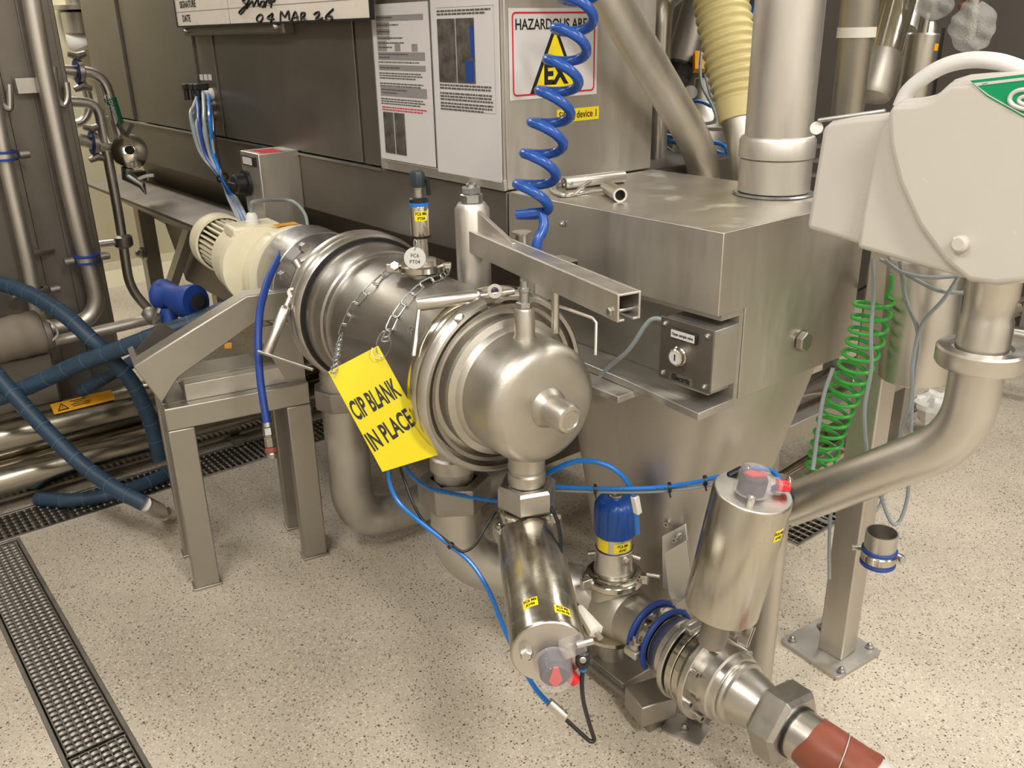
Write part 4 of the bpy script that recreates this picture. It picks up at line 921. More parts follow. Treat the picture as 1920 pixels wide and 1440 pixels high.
# ================================================================== ACTUATORS
def actuator(t, A0, A1, R, labels, indicator_ang, cap_n):
    d = (A1-A0).normalized(); L_ = (A1-A0).length; Mx = frm(A0, d, cR)
    MB().lathe([(R*.5, 0), (R-.004, 0), (R, .004), (R, L_-.003), (R-.002, L_), (R*.5, L_)], Mx, 64).build('cylinder', 'act', t)
    MB().lathe([(R-.0025, L_), (R-.004, L_+.002), (.00001, L_+.002)], Mx, 48).build('end_disc', 'satin', t)
    return d, L_, Mx
def clear_indicator(t, c, d, up):
    Mx = frm(c, d, up)
    MB().lathe([(.028, .001), (.028, .03), (.02, .031)], Mx, 24).build('indicator_base', 'navy', t)
    MB().lathe([(.024, .031), (.024, .036), (.00001, .0365)], Mx, 24).build('indicator_dial', 'navy', t)
    MB().prism([(-.022, 0), (-.008, .012), (.022, .004), (.022, -.004), (-.008, -.012)], .004, Mx @ Matrix.Translation((0, 0, .037))).build('indicator_arrow', 'red', t)
    MB().lathe([(.036, .001), (.033, .006), (.032, .040), (.028, .048), (.00001, .050)], Mx, 32).build('clear_dome', 'clear', t)
    return Mx
def plug(t, a_, b_, r, nm='plug', m='black'):
    a_ = Vector(a_); b_ = Vector(b_); MB().lathe([(r*.6, 0), (r, .003), (r, (b_-a_).length*.55), (r*.75, (b_-a_).length*.6), (r*.7, (b_-a_).length)], frm(a_, b_-a_), 16).build(nm, m, t)

# union, clamp and valve under the end cap
nzx = Vector((nz.x, nz.y, 0))
t = thing('hex_union', 'shiny hexagonal union nut below the round end cap', 'nut', nzx+ZZ*.63)
MB().lathe([(.046, .640), (.060, .640), (.066, .646), (.066, .688), (.060, .695), (.046, .695)], frm(nzx, ZZ, cR) @ Matrix.Rotation(.3, 4, 'Z'), 6, True).build('hex_nut', 'nut', t, bevel=.001)
t = thing('pipe_clamp', 'polished pipe clamp between the union nut and the slanted actuator', 'clamp', nzx+ZZ*.60)
MB().lathe([(.040, .606), (.056, .607), (.061, .610), (.061, .630), (.056, .634), (.046, .636), (.046, .64)], frm(nzx, ZZ), 44).build('clamp_band', 'polish', t)
q = D(1034, 968, 1.92); mb = MB(); mb.bb(-.012, .012, -.012, .012, -.012, .012, frm(q, cR, ZZ)); mb.build('clamp_lug', 'satin', t, bevel=.003); mb = MB(); mb.cyl(q+cR*.004-ZZ*.0, q+cR*.02, .007, 12); mb.build('clamp_bolt', 'polish', t)
t = thing('angle_valve', 'slanted polished actuator valve pointing at the camera under the end cap', 'valve', nzx+ZZ*.5)
A0 = D(993, 1012, 1.93); A1 = D(1029, 1222, 1.60)
MB().lathe([(.045, .606), (.070, .605), (.077, .600), (.077, .576), (.070, .560), (.064, .54), (.058, .51), (.04, .49), (.00001, .485)], frm(nzx+ZZ*-.004, ZZ), 44).build('valve_body', 'satin', t)
d, L_, Mx = actuator(t, A0, A1, .0695, (), 0, None)
for k in range(6):
    a_ = 2*math.pi*k/6+.3; q = nzx+ZZ*.602+Vector((math.cos(a_)*.068, math.sin(a_)*.068, 0)); mb = MB(); mb.lathe([(.007, 0), (.007, .007), (.003, .007), (.00001, .003)], frm(q, ZZ), 12); mb.build('socket_bolt', 'nut', t)
xr = (cR-d*cR.dot(d)).normalized(); yr = d.cross(xr)
if yr.dot(cU) < 0: yr = -yr
c = A1 + d*.002 + xr*.008 - yr*.022
clear_indicator(t, c, d, yr)
mb = MB(); mb.lathe([(.010, 0), (.010, .012), (.005, .013), (.005, .006), (.00001, .006)], frm(A1+d*.002-xr*.038+yr*.0, d), 14); mb.build('port', 'satin', t)
MB().lathe([(.012, 0), (.012, .014), (.009, .018), (.00001, .018)], frm(A1+d*.002-xr*.042+yr*.008, d), 6).build('vent_nut', 'satin', t)
MB().beam(A1+d*.012+xr*.02+yr*.012, A1+d*.012+xr*.062+yr*.030, .03, .03).build('side_block', 'clear', t, bevel=.005)
MB().cyl(A1+d*.016+xr*.048+yr*.025, A1+d*.016+xr*.078+yr*.034, .007, 12, .001).build('fitting', 'satin', t)
MB().lathe([(.012, 0), (.012, .02), (.00001, .02)], frm(A1+d*.015+xr*.035-yr*.040, xr*.6-yr*.8), 12).build('red_tip', 'red', t)
wrap_sticker(t, A1, -d, -cF, .0695, rad(-14), .42, .060, .024, ('FC6 M6', 'AV46'), .010)
wrap_sticker(t, A1, -d, -cF, .0695, rad(34), .46, .034, .022, ('FC6 M6', 'AV46 FB'), .009)
for (px, py, s1, s2_) in ((1026, 1153, 'FC6 M6', 'AV46'),):
    pass
# connectors and cables at the actuator end
pk = D(1093, 1222, 1.585)
t2 = thing('cable_plug', 'black round angled cable plug at the lower right of the slanted actuator', 'plug', pk-ZZ*.03)
MB().lathe([(.010, 0), (.0135, .003), (.0135, .028), (.011, .034), (.008, .036)], frm(pk+ZZ*.004, -ZZ), 18).build('plug_body', 'black', t2)
mb = MB(); mb.lathe([(.012, 0), (.012, .014), (.006, .015), (.006, .011), (.00001, .011)], frm(D(1093, 1238, 1.58)+cF*.008, -cF), 16); mb.build('plug_screw', 'black', t2)
MB().lathe([(.006, 0), (.004, .001), (.00001, .001)], frm(D(1093, 1238, 1.573)-cF*.0, -cF), 12).build('screw_face', 'zinc', t2)
MB().lathe([(.0075, .034), (.0075, .040)], frm(pk, -ZZ), 12).build('blue_ring', 'pneu', t2)
o = MB().tube(cr([D(1093, 1252, 1.60), D(1091, 1285, 1.61), D(1095, 1320, 1.64), D(1106, 1360, 1.68), D(1114, 1386, 1.70), D(1108, 1390, 1.70), D(1098, 1383, 1.70), D(1062, 1350, 1.70)], 8), .0042, 10).build('cable', 'black'); tag(o, 'black cable looping below the slanted actuator to the steel sleeve', 'cable')
a_ = D(1029, 1317, 1.70); b_ = D(1059, 1344, 1.70)
t2 = thing('sleeve_coupling', 'small steel sleeve joining the blue line and the black cable', 'sleeve', b_)
MB().lathe([(.006, 0), (.0095, .001), (.0095, (b_-a_).length), (.006, (b_-a_).length+.001)], frm(a_, b_-a_), 16).build('sleeve', 'satin', t2)
mb = MB(); mb.tube(cr([D(975, 955, 1.97)+ZZ*0, D(1000, 900, 1.98)], 3), .001, 5)
o = MB().tube(cr([D(728, 872, 1.97), D(731, 905, 1.97), D(748, 942, 1.97), D(790, 980, 1.96), D(845, 1023, 1.95), D(885, 1058, 1.94), D(918, 1110, 1.93), D(938, 1160, 1.93), D(962, 1215, 1.90), D(1000, 1285, 1.78), D(1030, 1320, 1.70)], 8), .0052, 10).build('air_line', 'pneu'); tag(o, 'bright blue air line falling from behind the CIP sign to the sleeve below', 'hose')
o = MB().tube(cr([D(758, 868, 2.02), D(768, 888, 2.02), D(790, 906, 2.05), D(815, 918, 2.10), D(900, 935, 2.15), D(945, 938, 2.1), D(1000, 925, 2.05)], 8), .0050, 10).build('air_line', 'pneu'); tag(o, 'short blue air line passing behind the wide hex nut', 'hose')
o = MB().tube(cr([D(748, 870, 1.99), D(760, 905, 1.99), D(775, 945, 1.98), D(795, 978, 1.965), D(822, 1002, 1.955), D(848, 1022, 1.945), D(868, 1034, 1.94), D(890, 1022, 1.94), D(910, 990, 1.95), D(930, 958, 1.97)], 8), .0032, 8).build('cable', 'black'); tag(o, 'thin black cable tied to the blue line and rising to the union nut', 'cable')
t2 = thing('cable_tie', 'black cable tie round the falling blue line', 'tie', D(847, 1024, 1.945)); MB().ring(frm(D(845, 1023, 1.948), D(885, 1058, 1.94)-D(845, 1023, 1.95)), .004, .0085, -.004, .004, 14).build('tie_loop', 'black', t2)
o = MB().tube(cr([D(1020, 938, 1.90), D(1040, 965, 1.88), D(1050, 1000, 1.85), D(1052, 1050, 1.80), D(1056, 1085, 1.775)], 8), .0042, 8).build('cable', 'black'); tag(o, 'dark cable coming down beside the slanted actuator from the union nut', 'cable')
o = MB().tube(cr([D(1056, 1085, 1.775), D(1065, 1110, 1.76), D(1086, 1140, 1.745)], 6), .0038, 8).build('cable', 'black'); tag(o, 'short dark cable running into the pale plug sleeve', 'cable')
o = MB().cyl(D(1057, 1088, 1.772), D(1062, 1103, 1.765), .0052, 10).build('cable_marker', 'stick'); tag(o, 'tiny yellow marker on the dark cable beside the slanted actuator', 'marker')
a_ = D(1085, 1138, 1.745); b_ = D(1118, 1185, 1.70)
t2 = thing('cable_plug', 'pale translucent flared plug sleeve right of the slanted actuator', 'plug', b_)
MB().lathe([(.005, 0), (.008, .002), (.016, (b_-a_).length), (.010, (b_-a_).length+.002)], frm(a_, b_-a_), 6).build('sleeve', 'gasket', t2)
MB().cyl(b_, b_+(b_-a_)*.25, .006, 10).build('plug_tip', 'satin', t2)

# upright actuator
t = thing('upright_actuator', 'upright polished steel actuator with a clear domed indicator', 'actuator', LO+lu*.3+ZZ*.11)
B0 = D(1353, 1137, 1.885); B1 = D(1412, 922, 1.755)
d, L_, Mx = actuator(t, B0, B1, .079, (), 0, None)
MB().lathe([(.03, -.10), (.03, -.02), (.045, -.015), (.045, 0)], Mx, 24).build('yoke', 'cast', t)
xr = (cR-d*cR.dot(d)).normalized(); yr = d.cross(xr)
if yr.dot(cF) < 0: yr = -yr
clear_indicator(t, B1+d*.002+xr*-.005-yr*.0, d, xr)
MB().beam(B1+d*.018+xr*.018, B1+d*.018+xr*.052, .03, .03).build('side_block', 'clear', t, bevel=.005)
MB().cyl(B1+d*.020+xr*.044, B1+d*.020+xr*.068, .012, 14).build('red_tip', 'red', t)
mb = MB(); mb.ring(frm(B1+d*.03+xr*.062-yr*.0, xr), .010, .012, 0, .002, 20); mb.build('wire_ring', 'zinc', t)
mb = MB(); mb.lathe([(.008, 0), (.008, .018), (.004, .018), (.00001, .012)], frm(B1-xr*.018-yr*.048, d), 14); mb.build('port', 'satin', t)
wrap_sticker(t, B0, d, -cF, .079, rad(40), .30, L_-.055, .026, ('FC6 M6', 'AV42'), .0095)
q1 = D(1390, 885, 1.80)
t2 = thing('cable_plug', 'black angled plug on top of the upright actuator', 'plug', q1)
MB().cyl(D(1366, 893, 1.80), D(1392, 880, 1.80), .0085, 14, .002).build('plug_body', 'black', t2)
MB().cyl(D(1392, 880, 1.80), D(1404, 882, 1.80), .012, 14, .002).build('plug_head', 'black', t2)
MB().cyl(D(1400, 876, 1.80), D(1402, 884, 1.79), .007, 12).build('plug_screw', 'zinc', t2)

# air lines across the chute
o = MB().tube(cr([D(1030, 912, 2.0), D(1080, 914, 1.98), D(1150, 916, 1.95), D(1230, 914, 1.92), D(1300, 905, 1.88), D(1350, 893, 1.84), D(1375, 888, 1.82)], 8), .0048, 10).build('air_line', 'pneu'); tag(o, 'straight blue air line strung across the chute to the upright actuator', 'hose')
o = MB().tube(cr([D(1030, 918, 2.01), D(1080, 920, 1.99), D(1150, 922, 1.96), D(1230, 921, 1.93), D(1300, 914, 1.89), D(1335, 908, 1.86)], 8), .0042, 10).build('cable', 'grey'); tag(o, 'grey cable tied below the straight blue air line across the chute', 'cable')
for (x, y, dd) in ((1116, 917, 1.965), (1255, 914, 1.91), (1322, 901, 1.867)):
    c_ = D(x, y, dd); t2 = thing('cable_tie', {1116: 'black cable tie on the blue line nearest the union nut', 1255: 'black cable tie on the blue line at the middle of the chute', 1322: 'black cable tie on the blue line nearest the upright actuator'}[x], 'tie', c_); MB().ring(frm(c_, cR), .008, .0115, -.003, .003, 14).build('tie_loop', 'black', t2); MB().cyl(c_-cU*.01, c_-cU*.022+cR*.003, .002, 6).build('tie_tail', 'black', t2)
o = MB().tube(cr([D(1020, 895, 1.99), D(1045, 878, 1.97), D(1085, 864, 1.95), D(1130, 869, 1.93), D(1165, 890, 1.93), D(1185, 920, 1.95), D(1192, 950, 1.97), D(1195, 1000, 2.0)], 8), .0058, 10).build('air_line', 'pneu'); tag(o, 'thick blue air line arching over to the blue capped valve', 'hose')
a_ = D(1190, 930, 1.955); b_ = D(1196, 962, 1.975)
t2 = thing('tube_connector', 'small white connector on the line behind the blue valve cap', 'connector', b_); MB().beam(a_, b_, .016, .014).build('body', 'offwhite', t2, bevel=.002)
o = MB().tube(cr([D(1395, 880, 1.83), D(1425, 878, 1.85), D(1452, 886, 1.83), D(1462, 905, 1.80), D(1450, 915, 1.76)], 8), .0048, 10).build('air_line', 'pneu'); tag(o, 'short blue air line looping behind the indicator of the upright actuator', 'hose')
o = MB().tube(cr([D(1455, 900, 1.80), D(1475, 905, 1.80), D(1487, 925, 1.79), D(1486, 945, 1.78), D(1480, 958, 1.77)], 8), .003, 8).build('cable', 'black'); tag(o, 'thin black cable curling over the right rim of the upright actuator', 'cable')

# hanging air hose with fitting
o = MB().tube(cr([D(530, 470, 2.62), D(505, 520, 2.5), D(491, 565, 2.42), D(486, 600, 2.38), D(484, 650, 2.36), D(489, 720, 2.36), D(501, 795, 2.36)], 8), .0105, 12).build('air_hose', 'blue'); tag(o, 'thick blue air hose hanging in front of the stand', 'hose')
a_ = D(501, 792, 2.36); b_ = D(511, 860, 2.36)
t2 = thing('hose_fitting', 'brass and steel quick coupling at the end of the hanging blue hose', 'fitting', b_)
dd = (b_-a_).normalized(); Lh = (b_-a_).length; Mx = frm(a_, dd)
MB().lathe([(.010, 0), (.013, .001), (.013, .012), (.011, .013)], Mx, 20).build('collar', 'zinc', t2)
MB().lathe([(.012, .013), (.0155, .016), (.0155, .034), (.012, .036)], Mx, 6).build('hex_body', 'zinc', t2)
MB().lathe([(.012, .036), (.012, .040), (.0145, .042), (.0145, .066), (.012, .068)], Mx, 6).build('hex_body', 'polish', t2)
MB().lathe([(.015, .068), (.017, .070), (.017, .080), (.015, .082)], Mx, 20).build('red_collar', 'tape', t2)
MB().lathe([(.014, .082), (.015, .086), (.010, Lh), (.007, Lh)], Mx, 16).build('nipple', 'nut', t2)

# ================================================================== COILED HOSES
def helix(name, m, path, R, turns, r, phase, hand, per=22, R1=None, lead0=(), lead1=()):
    P = cr(path, 16); L_ = [0]
    for i in range(1, len(P)): L_.append(L_[-1]+(P[i]-P[i-1]).length)
    def at(s):
        for i in range(1, len(P)):
            if L_[i] >= s: return P[i-1].lerp(P[i], (s-L_[i-1])/max(1e-9, L_[i]-L_[i-1])), (P[i]-P[i-1]).normalized()
        return P[-1], (P[-1]-P[-2]).normalized()
    out = list(lead0); n = int(turns*per); R1 = R1 or R
    for k in range(n+1):
        u_ = k/n; c_, d_ = at(u_*L_[-1]); e1 = (cR-d_*cR.dot(d_)).normalized(); e2 = d_.cross(e1)
        if e2.dot(cF) > 0: e2 = -e2
        a_ = phase+hand*2*math.pi*turns*u_; rr_ = R+(R1-R)*u_
        out.append(c_+e1*rr_*math.cos(a_)+e2*rr_*math.sin(a_))
    out += list(lead1)
    return MB().tube(out, r, 12).build(name, m)
o = helix('coiled_hose', 'coil', [D(1092, -30, 1.94), D(1066, 90, 1.94), D(1031, 230, 1.95), D(1003, 350, 1.95), D(990, 402, 1.95)], .040, 7.4, .0112, 0.3, -1, 26, None, (), cr([D(1016, 398, 1.96), D(1020, 425, 1.955), D(1008, 452, 1.95), D(1003, 480, 1.96)], 5))
tag(o, 'fat blue coiled air hose hanging in front of the hazard sign', 'hose')
GP = lambda x, y: on(x, y, 1, 1.80)
o = helix('coiled_hose', 'green', [GP(1640, 560), GP(1622, 640), GP(1590, 720), GP(1562, 790), GP(1545, 850), GP(1532, 895)], .040, 15.5, .0045, .2, 1, 26, .032, cr([GP(1672, 515), GP(1671, 540), GP(1662, 556)], 4))
tag(o, 'thin green coiled air hose hanging beside the square post', 'hose')

# valve group behind the swing arm
q = D(1000, 470, 1.99)
t = thing('air_manifold', 'small steel and dark manifold behind the swing arm where the blue coil ends', 'manifold', q-ZZ*.1)
MB().lathe([(.022, .0), (.022, .003), (.014, .004), (.014, .06)], frm(D(978, 434, 2.02), -ZZ), 24).build('knurled_cap', 'satin', t)
MB().bb(-.03, .03, -.03, .03, -.10, .0, frm(D(1008, 478, 2.0), ZZ, ax)).build('body', 'brushed', t, bevel=.002)
MB().bb(-.03, .03, -.02, .02, -.06, .0, frm(D(1055, 488, 2.0), ZZ, ax)).build('dark_block', 'black', t, bevel=.002)
MB().bb(-.03, .03, -.02, .02, 0, .003, frm(D(1055, 487, 2.0), ZZ, ax)).build('cover', 'satin', t)
MB().tube([D(1003, 480, 2.0)-ZZ*.10, D(1003, 480, 2.0)-ZZ*.25], .012, 12).build('stem', 'satin', t)

# ================================================================== RIGHT: POST, EYEWASH, ELBOW PIPE
pc = Vector((-1.014, 1.92, 0))
t = thing('square_post', 'square steel tube post bolted to the floor by a base plate', 'post', pc)
MB().bb(-.036, .036, -.036, .036, .012, 1.12, Matrix.Translation(pc+Vector((.02, 0, 0)))).build('post', 'brushed', t, bevel=.004)
MB().prism(rr(0, 0, .192, .186, .012), .012, Matrix.Translation(pc) @ Matrix.Rotation(-.1, 4, 'Z')).build('base_plate', 'dusty', t, bevel=.001)
for (x, y) in ((1485, 1202), (1577, 1260), (1630, 1215), (1545, 1172)):
    q = on(x, y, 2, .012); bolt(t, q, ZZ, .0088, name='cap_nut')
MB().tube([pc+Vector((-.07, .05, .012)), pc+Vector((-.02, .03, .04))], .006, 8).build('weld_gusset', 'dusty', t)

# long elbow pipe
t = thing('elbow_pipe', 'long steel pipe bending up into the eyewash unit', 'pipe', D(1480, 950, 1.97))
R_ = .047
ex = on(1838, 665, 1, 1.62); topz = on(1852, 540, 1, 1.62)
pth = [Vector((ex.x, ex.y, 1.02)), Vector((ex.x, ex.y, ex.z-.01)), on(1826, 770, 1, 1.64), D(1640, 845, 1.80), D(1478, 948, 1.99)]
pth2 = elbow_path([Vector((ex.x, ex.y, ex.z)), Vector((ex.x, ex.y, ex.z-.17)), D(1478, 948, 1.99)], .15, 12)
MB().tube(pth2, R_, 36).build('pipe', 'satin', t)
Me = frm((ex.x, ex.y, 0), ZZ)
MB().lathe([(.048, ex.z-.022), (.072, ex.z-.020), (.076, ex.z-.014), (.076, ex.z+.012), (.072, ex.z+.016), (.054, ex.z+.017), (.052, ex.z+.008), (.048, ex.z+.006)], Me, 48).build('collar', 'satin', t)
MB().lathe([(.0455, ex.z), (.0455, 1.10), (.043, 1.105), (.043, 1.14), (.0455, 1.145), (.0455, 1.25)], Me, 40).build('riser', 'satin', t)

# eyewash station
Ye = 1.50
def E(px, py, y=Ye): return on(px, py, 1, y)
t = thing('eyewash_station', 'large white plastic eyewash unit with a green label, upper right', 'eyewash', Vector((E(1750, 500).x, Ye+.1, E(1750, 500).z)))
pl = [E(*p) for p in ((1527, 252), (1531, 240), (1545, 228), (1600, 219), (1668, 212), (1655, 330), (1608, 466), (1498, 433))]
MB().ext([p+Vector((0, .02, 0)) for p in pl], (0, .22, 0)).build('front_box', 'white', t, bevel=.012, bseg=4)
pl = [E(*p) for p in ((1604, 466), (1614, 400), (1634, 300), (1650, 242), (1668, 218), (1676, 196), (1684, 187), (1725, 184), (1752, 177), (1766, 168), (1786, 149), (1815, 140), (1990, 133), (1990, 520), (1860, 534), (1830, 530))]
MB().ext(pl, (0, .24, 0)).build('shell', 'white', t, bevel=.014, bseg=4)
pl = [E(*p) for p in ((1674, 215), (1684, 192), (1725, 190), (1754, 183), (1770, 172), (1790, 154), (1990, 137), (1990, 520), (1880, 533), (1826, 526), (1780, 488), (1730, 420), (1694, 340), (1677, 270))]
MB().ext([p+Vector((0, -.022, 0)) for p in pl], (0, .05, 0)).build('cover_panel', 'white', t, bevel=.012, bseg=4)
c_ = E(1803, 456, Ye-.022); MB().lathe([(.014, 0), (.014, .010), (.010, .013), (.00001, .013)], frm(c_, (0, -1, 0)), 24).build('button', 'white', t, bevel=.001)
yl_ = Ye-.022
def lab(pts, dy, nm, m): MB().ext([E(*p, yl_-dy) for p in pts], (0, .0006, 0)).build(nm, m, t)
lab([(1819, 151), (1990, 131), (1990, 262), (1912, 216), (1850, 181), (1840, 172)], .0008, 'label_border', 'signgreen')
lab([(1824, 156), (1990, 137), (1990, 142), (1832, 161), (1854, 178), (1912, 210), (1990, 252), (1990, 256), (1912, 213), (1850, 178)], .0016, 'label_white_line', 'paper')
lab([(1840, 157), (1852, 155), (1852, 157), (1842, 159)], .0017, 'label_small_print', 'greyink')
mb = MB(); mb.tube(cr([E(x, y, yl_-.001) for x, y in ((1930, 168), (1912, 169), (1898, 176), (1893, 188), (1902, 198), (1925, 205), (1950, 206))], 6), .0035, 8); mb.tube(cr([E(x, y, yl_-.001) for x, y in ((1930, 180), (1916, 182), (1910, 189), (1920, 196), (1940, 198))], 6), .003, 8); mb.build('label_symbol', 'paper', t)
MB().tube(cr([E(1688, 200, Ye+.10), E(1702, 172, Ye+.10), E(1730, 147, Ye+.10), E(1770, 124, Ye+.10), E(1815, 113, Ye+.10), E(1860, 114, Ye+.10), E(1900, 124, Ye+.10), E(1960, 150, Ye+.10)], 8), .0135, 18).build('white_hose', 'offwhite', t)
MB().cyl(E(1531, 240, Ye+.03), E(1531, 240, Ye+.17), .012, 16).build('hinge_tube', 'offwhite', t)
MB().tube([E(1535, 226, Ye+.03), E(1660, 208, Ye+.05)], .004, 8).build('edge_wire', 'zinc', t)

# steel drum actuator behind the cables
a_ = D(1716, 500, 2.0); 
t = thing('steel_canister', 'wide polished steel canister hanging under the eyewash unit', 'canister', a_-ZZ*.25)
b_ = D(1714, 705, 2.07); c_ = D(1738, 480, 1.96)
dd = (b_-c_).normalized()
MB().lathe([(.02, 0), (.078, .0), (.080, .004), (.080, (b_-c_).length-.004), (.076, (b_-c_).length), (.05, (b_-c_).length)], frm(c_, dd), 56).build('canister', 'satin', t)

# cables hanging below the eyewash unit
def cable(pts, r, m, label, group=None, name='cable'):
    o = MB().tube(cr(pts, 8), r, 8).build(name, m); tag(o, label, 'cable', group); return o
cable([D(1636, 485, 1.88), D(1638, 540, 1.88), D(1633, 630, 1.88), D(1634, 690, 1.89), D(1622, 760, 1.9), D(1622, 810, 1.91), D(1624, 850, 1.93), D(1610, 900, 2.0), D(1585, 930, 2.05), D(1560, 955, 2.08), D(1555, 1010, 2.1), D(1555, 1085, 2.13)], .0042, 'grey', 'grey cable hanging left of the square post down to near the floor')
cable([D(1688, 490, 1.86), D(1698, 560, 1.86), D(1718, 610, 1.86), D(1722, 650, 1.86), D(1712, 720, 1.88), D(1708, 800, 1.9), D(1706, 860, 1.95), D(1702, 930, 2.0), D(1688, 975, 2.02), D(1672, 980, 2.02), D(1655, 940, 2.02), D(1648, 900, 2.0)], .0045, 'grey', 'grey cable with a long U loop beside the open pipe cup')
cable([D(1800, 515, 1.84), D(1770, 560, 1.84), D(1728, 610, 1.85), D(1712, 680, 1.86), D(1708, 750, 1.88), D(1690, 810, 1.92), D(1675, 850, 1.95)], .0042, 'grey', 'grey cable crossing down from the right under the eyewash unit')
cable([D(1660, 488, 1.87), D(1690, 510, 1.85), D(1740, 520, 1.84), D(1790, 518, 1.84), D(1830, 512, 1.84)], .0042, 'grey', 'grey cable sagging just beneath the eyewash unit')
cable([D(1650, 486, 1.89), D(1700, 515, 1.87), D(1760, 545, 1.86), D(1810, 549, 1.86)], .0042, 'grey', 'second grey cable sagging lower beneath the eyewash unit')
cable([D(1562, 690, 2.0), D(1545, 740, 2.0), D(1535, 800, 2.0), D(1524, 880, 2.02)], .0048, 'grey', 'grey cable running down through the green coil')
cable([D(1520, 905, 2.25), D(1520, 955, 2.3), D(1540, 975, 2.3), D(1570, 978, 2.3), D(1640, 960, 2.3), D(1660, 920, 2.3), D(1690, 905, 2.3)], .0042, 'grey', 'pale cable looping on the far side of the square post')
cable([D(1610, 545, 2.15), D(1640, 528, 2.1), D(1680, 505, 2.05)], .004, 'black', 'dark cable running from the box corner up to the eyewash unit')

# cup
q = D(1649, 1032, 2.02)
t = thing('pipe_cup', 'short open steel pipe end with blue clamp rims behind the square post', 'cup', q-ZZ*.04)
Mc = frm(q-ZZ*.03, ZZ)
MB().lathe([(.030, 0), (.034, .0), (.035, .004), (.035, .078), (.032, .078), (.032, .01), (.00001, .008)], Mc, 36).build('cup', 'satin', t)
for z in (-.002, .032): MB().ring(Mc, .034, .039, z-.003, z+.004, 36, ch=.001).build('blue_rim', 'blue', t)
MB().ring(Mc, .034, .0385, .006, .026, 36, ch=.002).build('clamp_band', 'polish', t)
MB().beam(q+cR*.036-ZZ*.018, q+cR*.056-ZZ*.026, .024, .012).build('clamp_ear', 'satin', t, bevel=.003)
MB().cyl(q+cR*.048-ZZ*.022-cF*.008, q+cR*.048-ZZ*.022-cF*.02, .007, 12, .001).build('ear_nut', 'zinc', t)
MB().tube([q+cF*.035, q+cF*.035+ZZ*.0-cR*.05], .006, 8).build('stub', 'satin', t)
# rails behind the chute and pipes there
xr1 = -1.42
def RY(px, py, x=xr1): return on(px, py, 0, x)
t = thing('base_rail', 'grey steel rail behind the chute running away to the right', 'rail', RY(1460, 850))
p0 = RY(1385, 862); p1 = RY(1540, 790)
zz0 = p0.z
MB().bb(xr1-.05, xr1, p0.y-.1, 3.1, zz0-.03, zz0+.03).build('rail', 'sheet', t, bevel=.003)
for y in (2.2, 3.0): MB().bb(xr1-.045, xr1-.005, y-.02, y+.02, 0, zz0-.03).build('rail_leg', 'sheet', t)
t = thing('lying_pipe', 'shiny steel pipe lying above the rail behind the chute', 'pipe', RY(1450, 790))
p0 = on(1430, 785, 0, -1.62); MB().tube([Vector((-1.62, 1.95, p0.z)), Vector((-1.62, 3.4, p0.z))], .075, 28).build('pipe', 'polish', t)
MB().bb(-1.66, -1.58, 2.9, 3.0, 0, p0.z-.07).build('pipe_support', 'sheet', t)
t = thing('lying_pipe', 'polished pipe with welded hexagon end low behind the green coil', 'pipe', on(1490, 900, 2, .1))
p0 = on(1480, 915, 2, .12); p1 = on(1720, 770, 2, .22)
MB().tube([on(1440, 925, 2, .12), on(1560, 850, 2, .14), on(1700, 770, 2, .16)], .045, 24).build('pipe', 'polish', t)
bm_ = on(1750, 765, 2, .12)
t = thing('wrapped_fitting', 'pipe fitting wrapped in crinkled clear film behind the square post', 'fitting', bm_-ZZ*.1)
mb = MB(); mb.ball(bm_, .085, 22, (1, 1, .8)); 
for v in mb.v:
    dlt = v-bm_; v += dlt*.18*math.sin(dlt.x*70+dlt.z*50)*math.cos(dlt.y*60)
mb.build('film', 'wrap', t, sharp=20)
t = thing('steel_pipe', 'dark steel pipe run on the floor at the far right edge', 'pipe', on(1880, 600, 2, .15))
MB().tube([Vector((-.9, 4.2, .3)), on(1790, 612, 2, .3), on(1960, 560, 2, .3)], .045, 18).build('pipe', 'satin', t)
for px in (1800, 1905):
    c_ = on(px, 640, 2, .0); 
t = thing('steel_rack', 'steel rack frame standing on the floor right of the collar', 'frame', on(1905, 690, 2, 0))
c_ = on(1912, 690, 2, 0)
MB().bb(-.03, .03, -.03, .03, 0, .5, Matrix.Translation(c_)).build('leg', 'sheet', t)
MB().bb(-.9, .9, -.03, .03, .42, .50, Matrix.Translation(c_+Vector((.5, .3, 0)))).build('rail', 'sheet', t)
MB().bb(-.03, .03, -.03, .03, 0, .5, Matrix.Translation(c_+Vector((.9, .3, 0)))).build('leg', 'sheet', t)

# ================================================================== BEHIND THE FEED BOX
t = thing('diagonal_duct', 'wide bare steel tube slanting down across the cabinet corner onto the feed box', 'pipe', on(1325, 318, 2, ZT))
b0 = on(1326, 322, 2, ZT+.0); b0.y = min(b0.y, 1.99)
b0 = D(1322, 320, 2.62); b0.z = ZT-.25
a0 = D(1322, 318, 2.62); a1 = D(1282, 232, 2.55); a2 = D(1128, -30, 2.06); a2 = a2+(a2-D(1303, 262, 2.5)).normalized()*.55
MB().tube(elbow_path([b0, a0, D(1303, 262, 2.5), a2], .12, 8), .047, 32).build('tube', 'brushed', t)
t = thing('support_tube', 'bright round steel tube standing directly behind the cabinet edge', 'pipe', D(1232, 310, 2.78))
v0 = D(1231, 310, 2.80); MB().tube(elbow_path([Vector((v0.x, v0.y, .4)), Vector((v0.x, v0.y, 1.66)), D(1300, -40, 2.95)], .06, 6), .029, 24).build('tube', 'satin', t)
t = thing('dark_actuator', 'dark steel actuator tilted behind the diagonal tube with a hanging tag', 'actuator', D(1278, 130, 3.0))
MB().lathe([(.02, 0), (.055, 0), (.055, .34), (.02, .34)], frm(D(1276, 124, 3.05), D(1312, 0, 3.05)-D(1276, 124, 3.05)), 32).build('cylinder', 'darksheet', t)
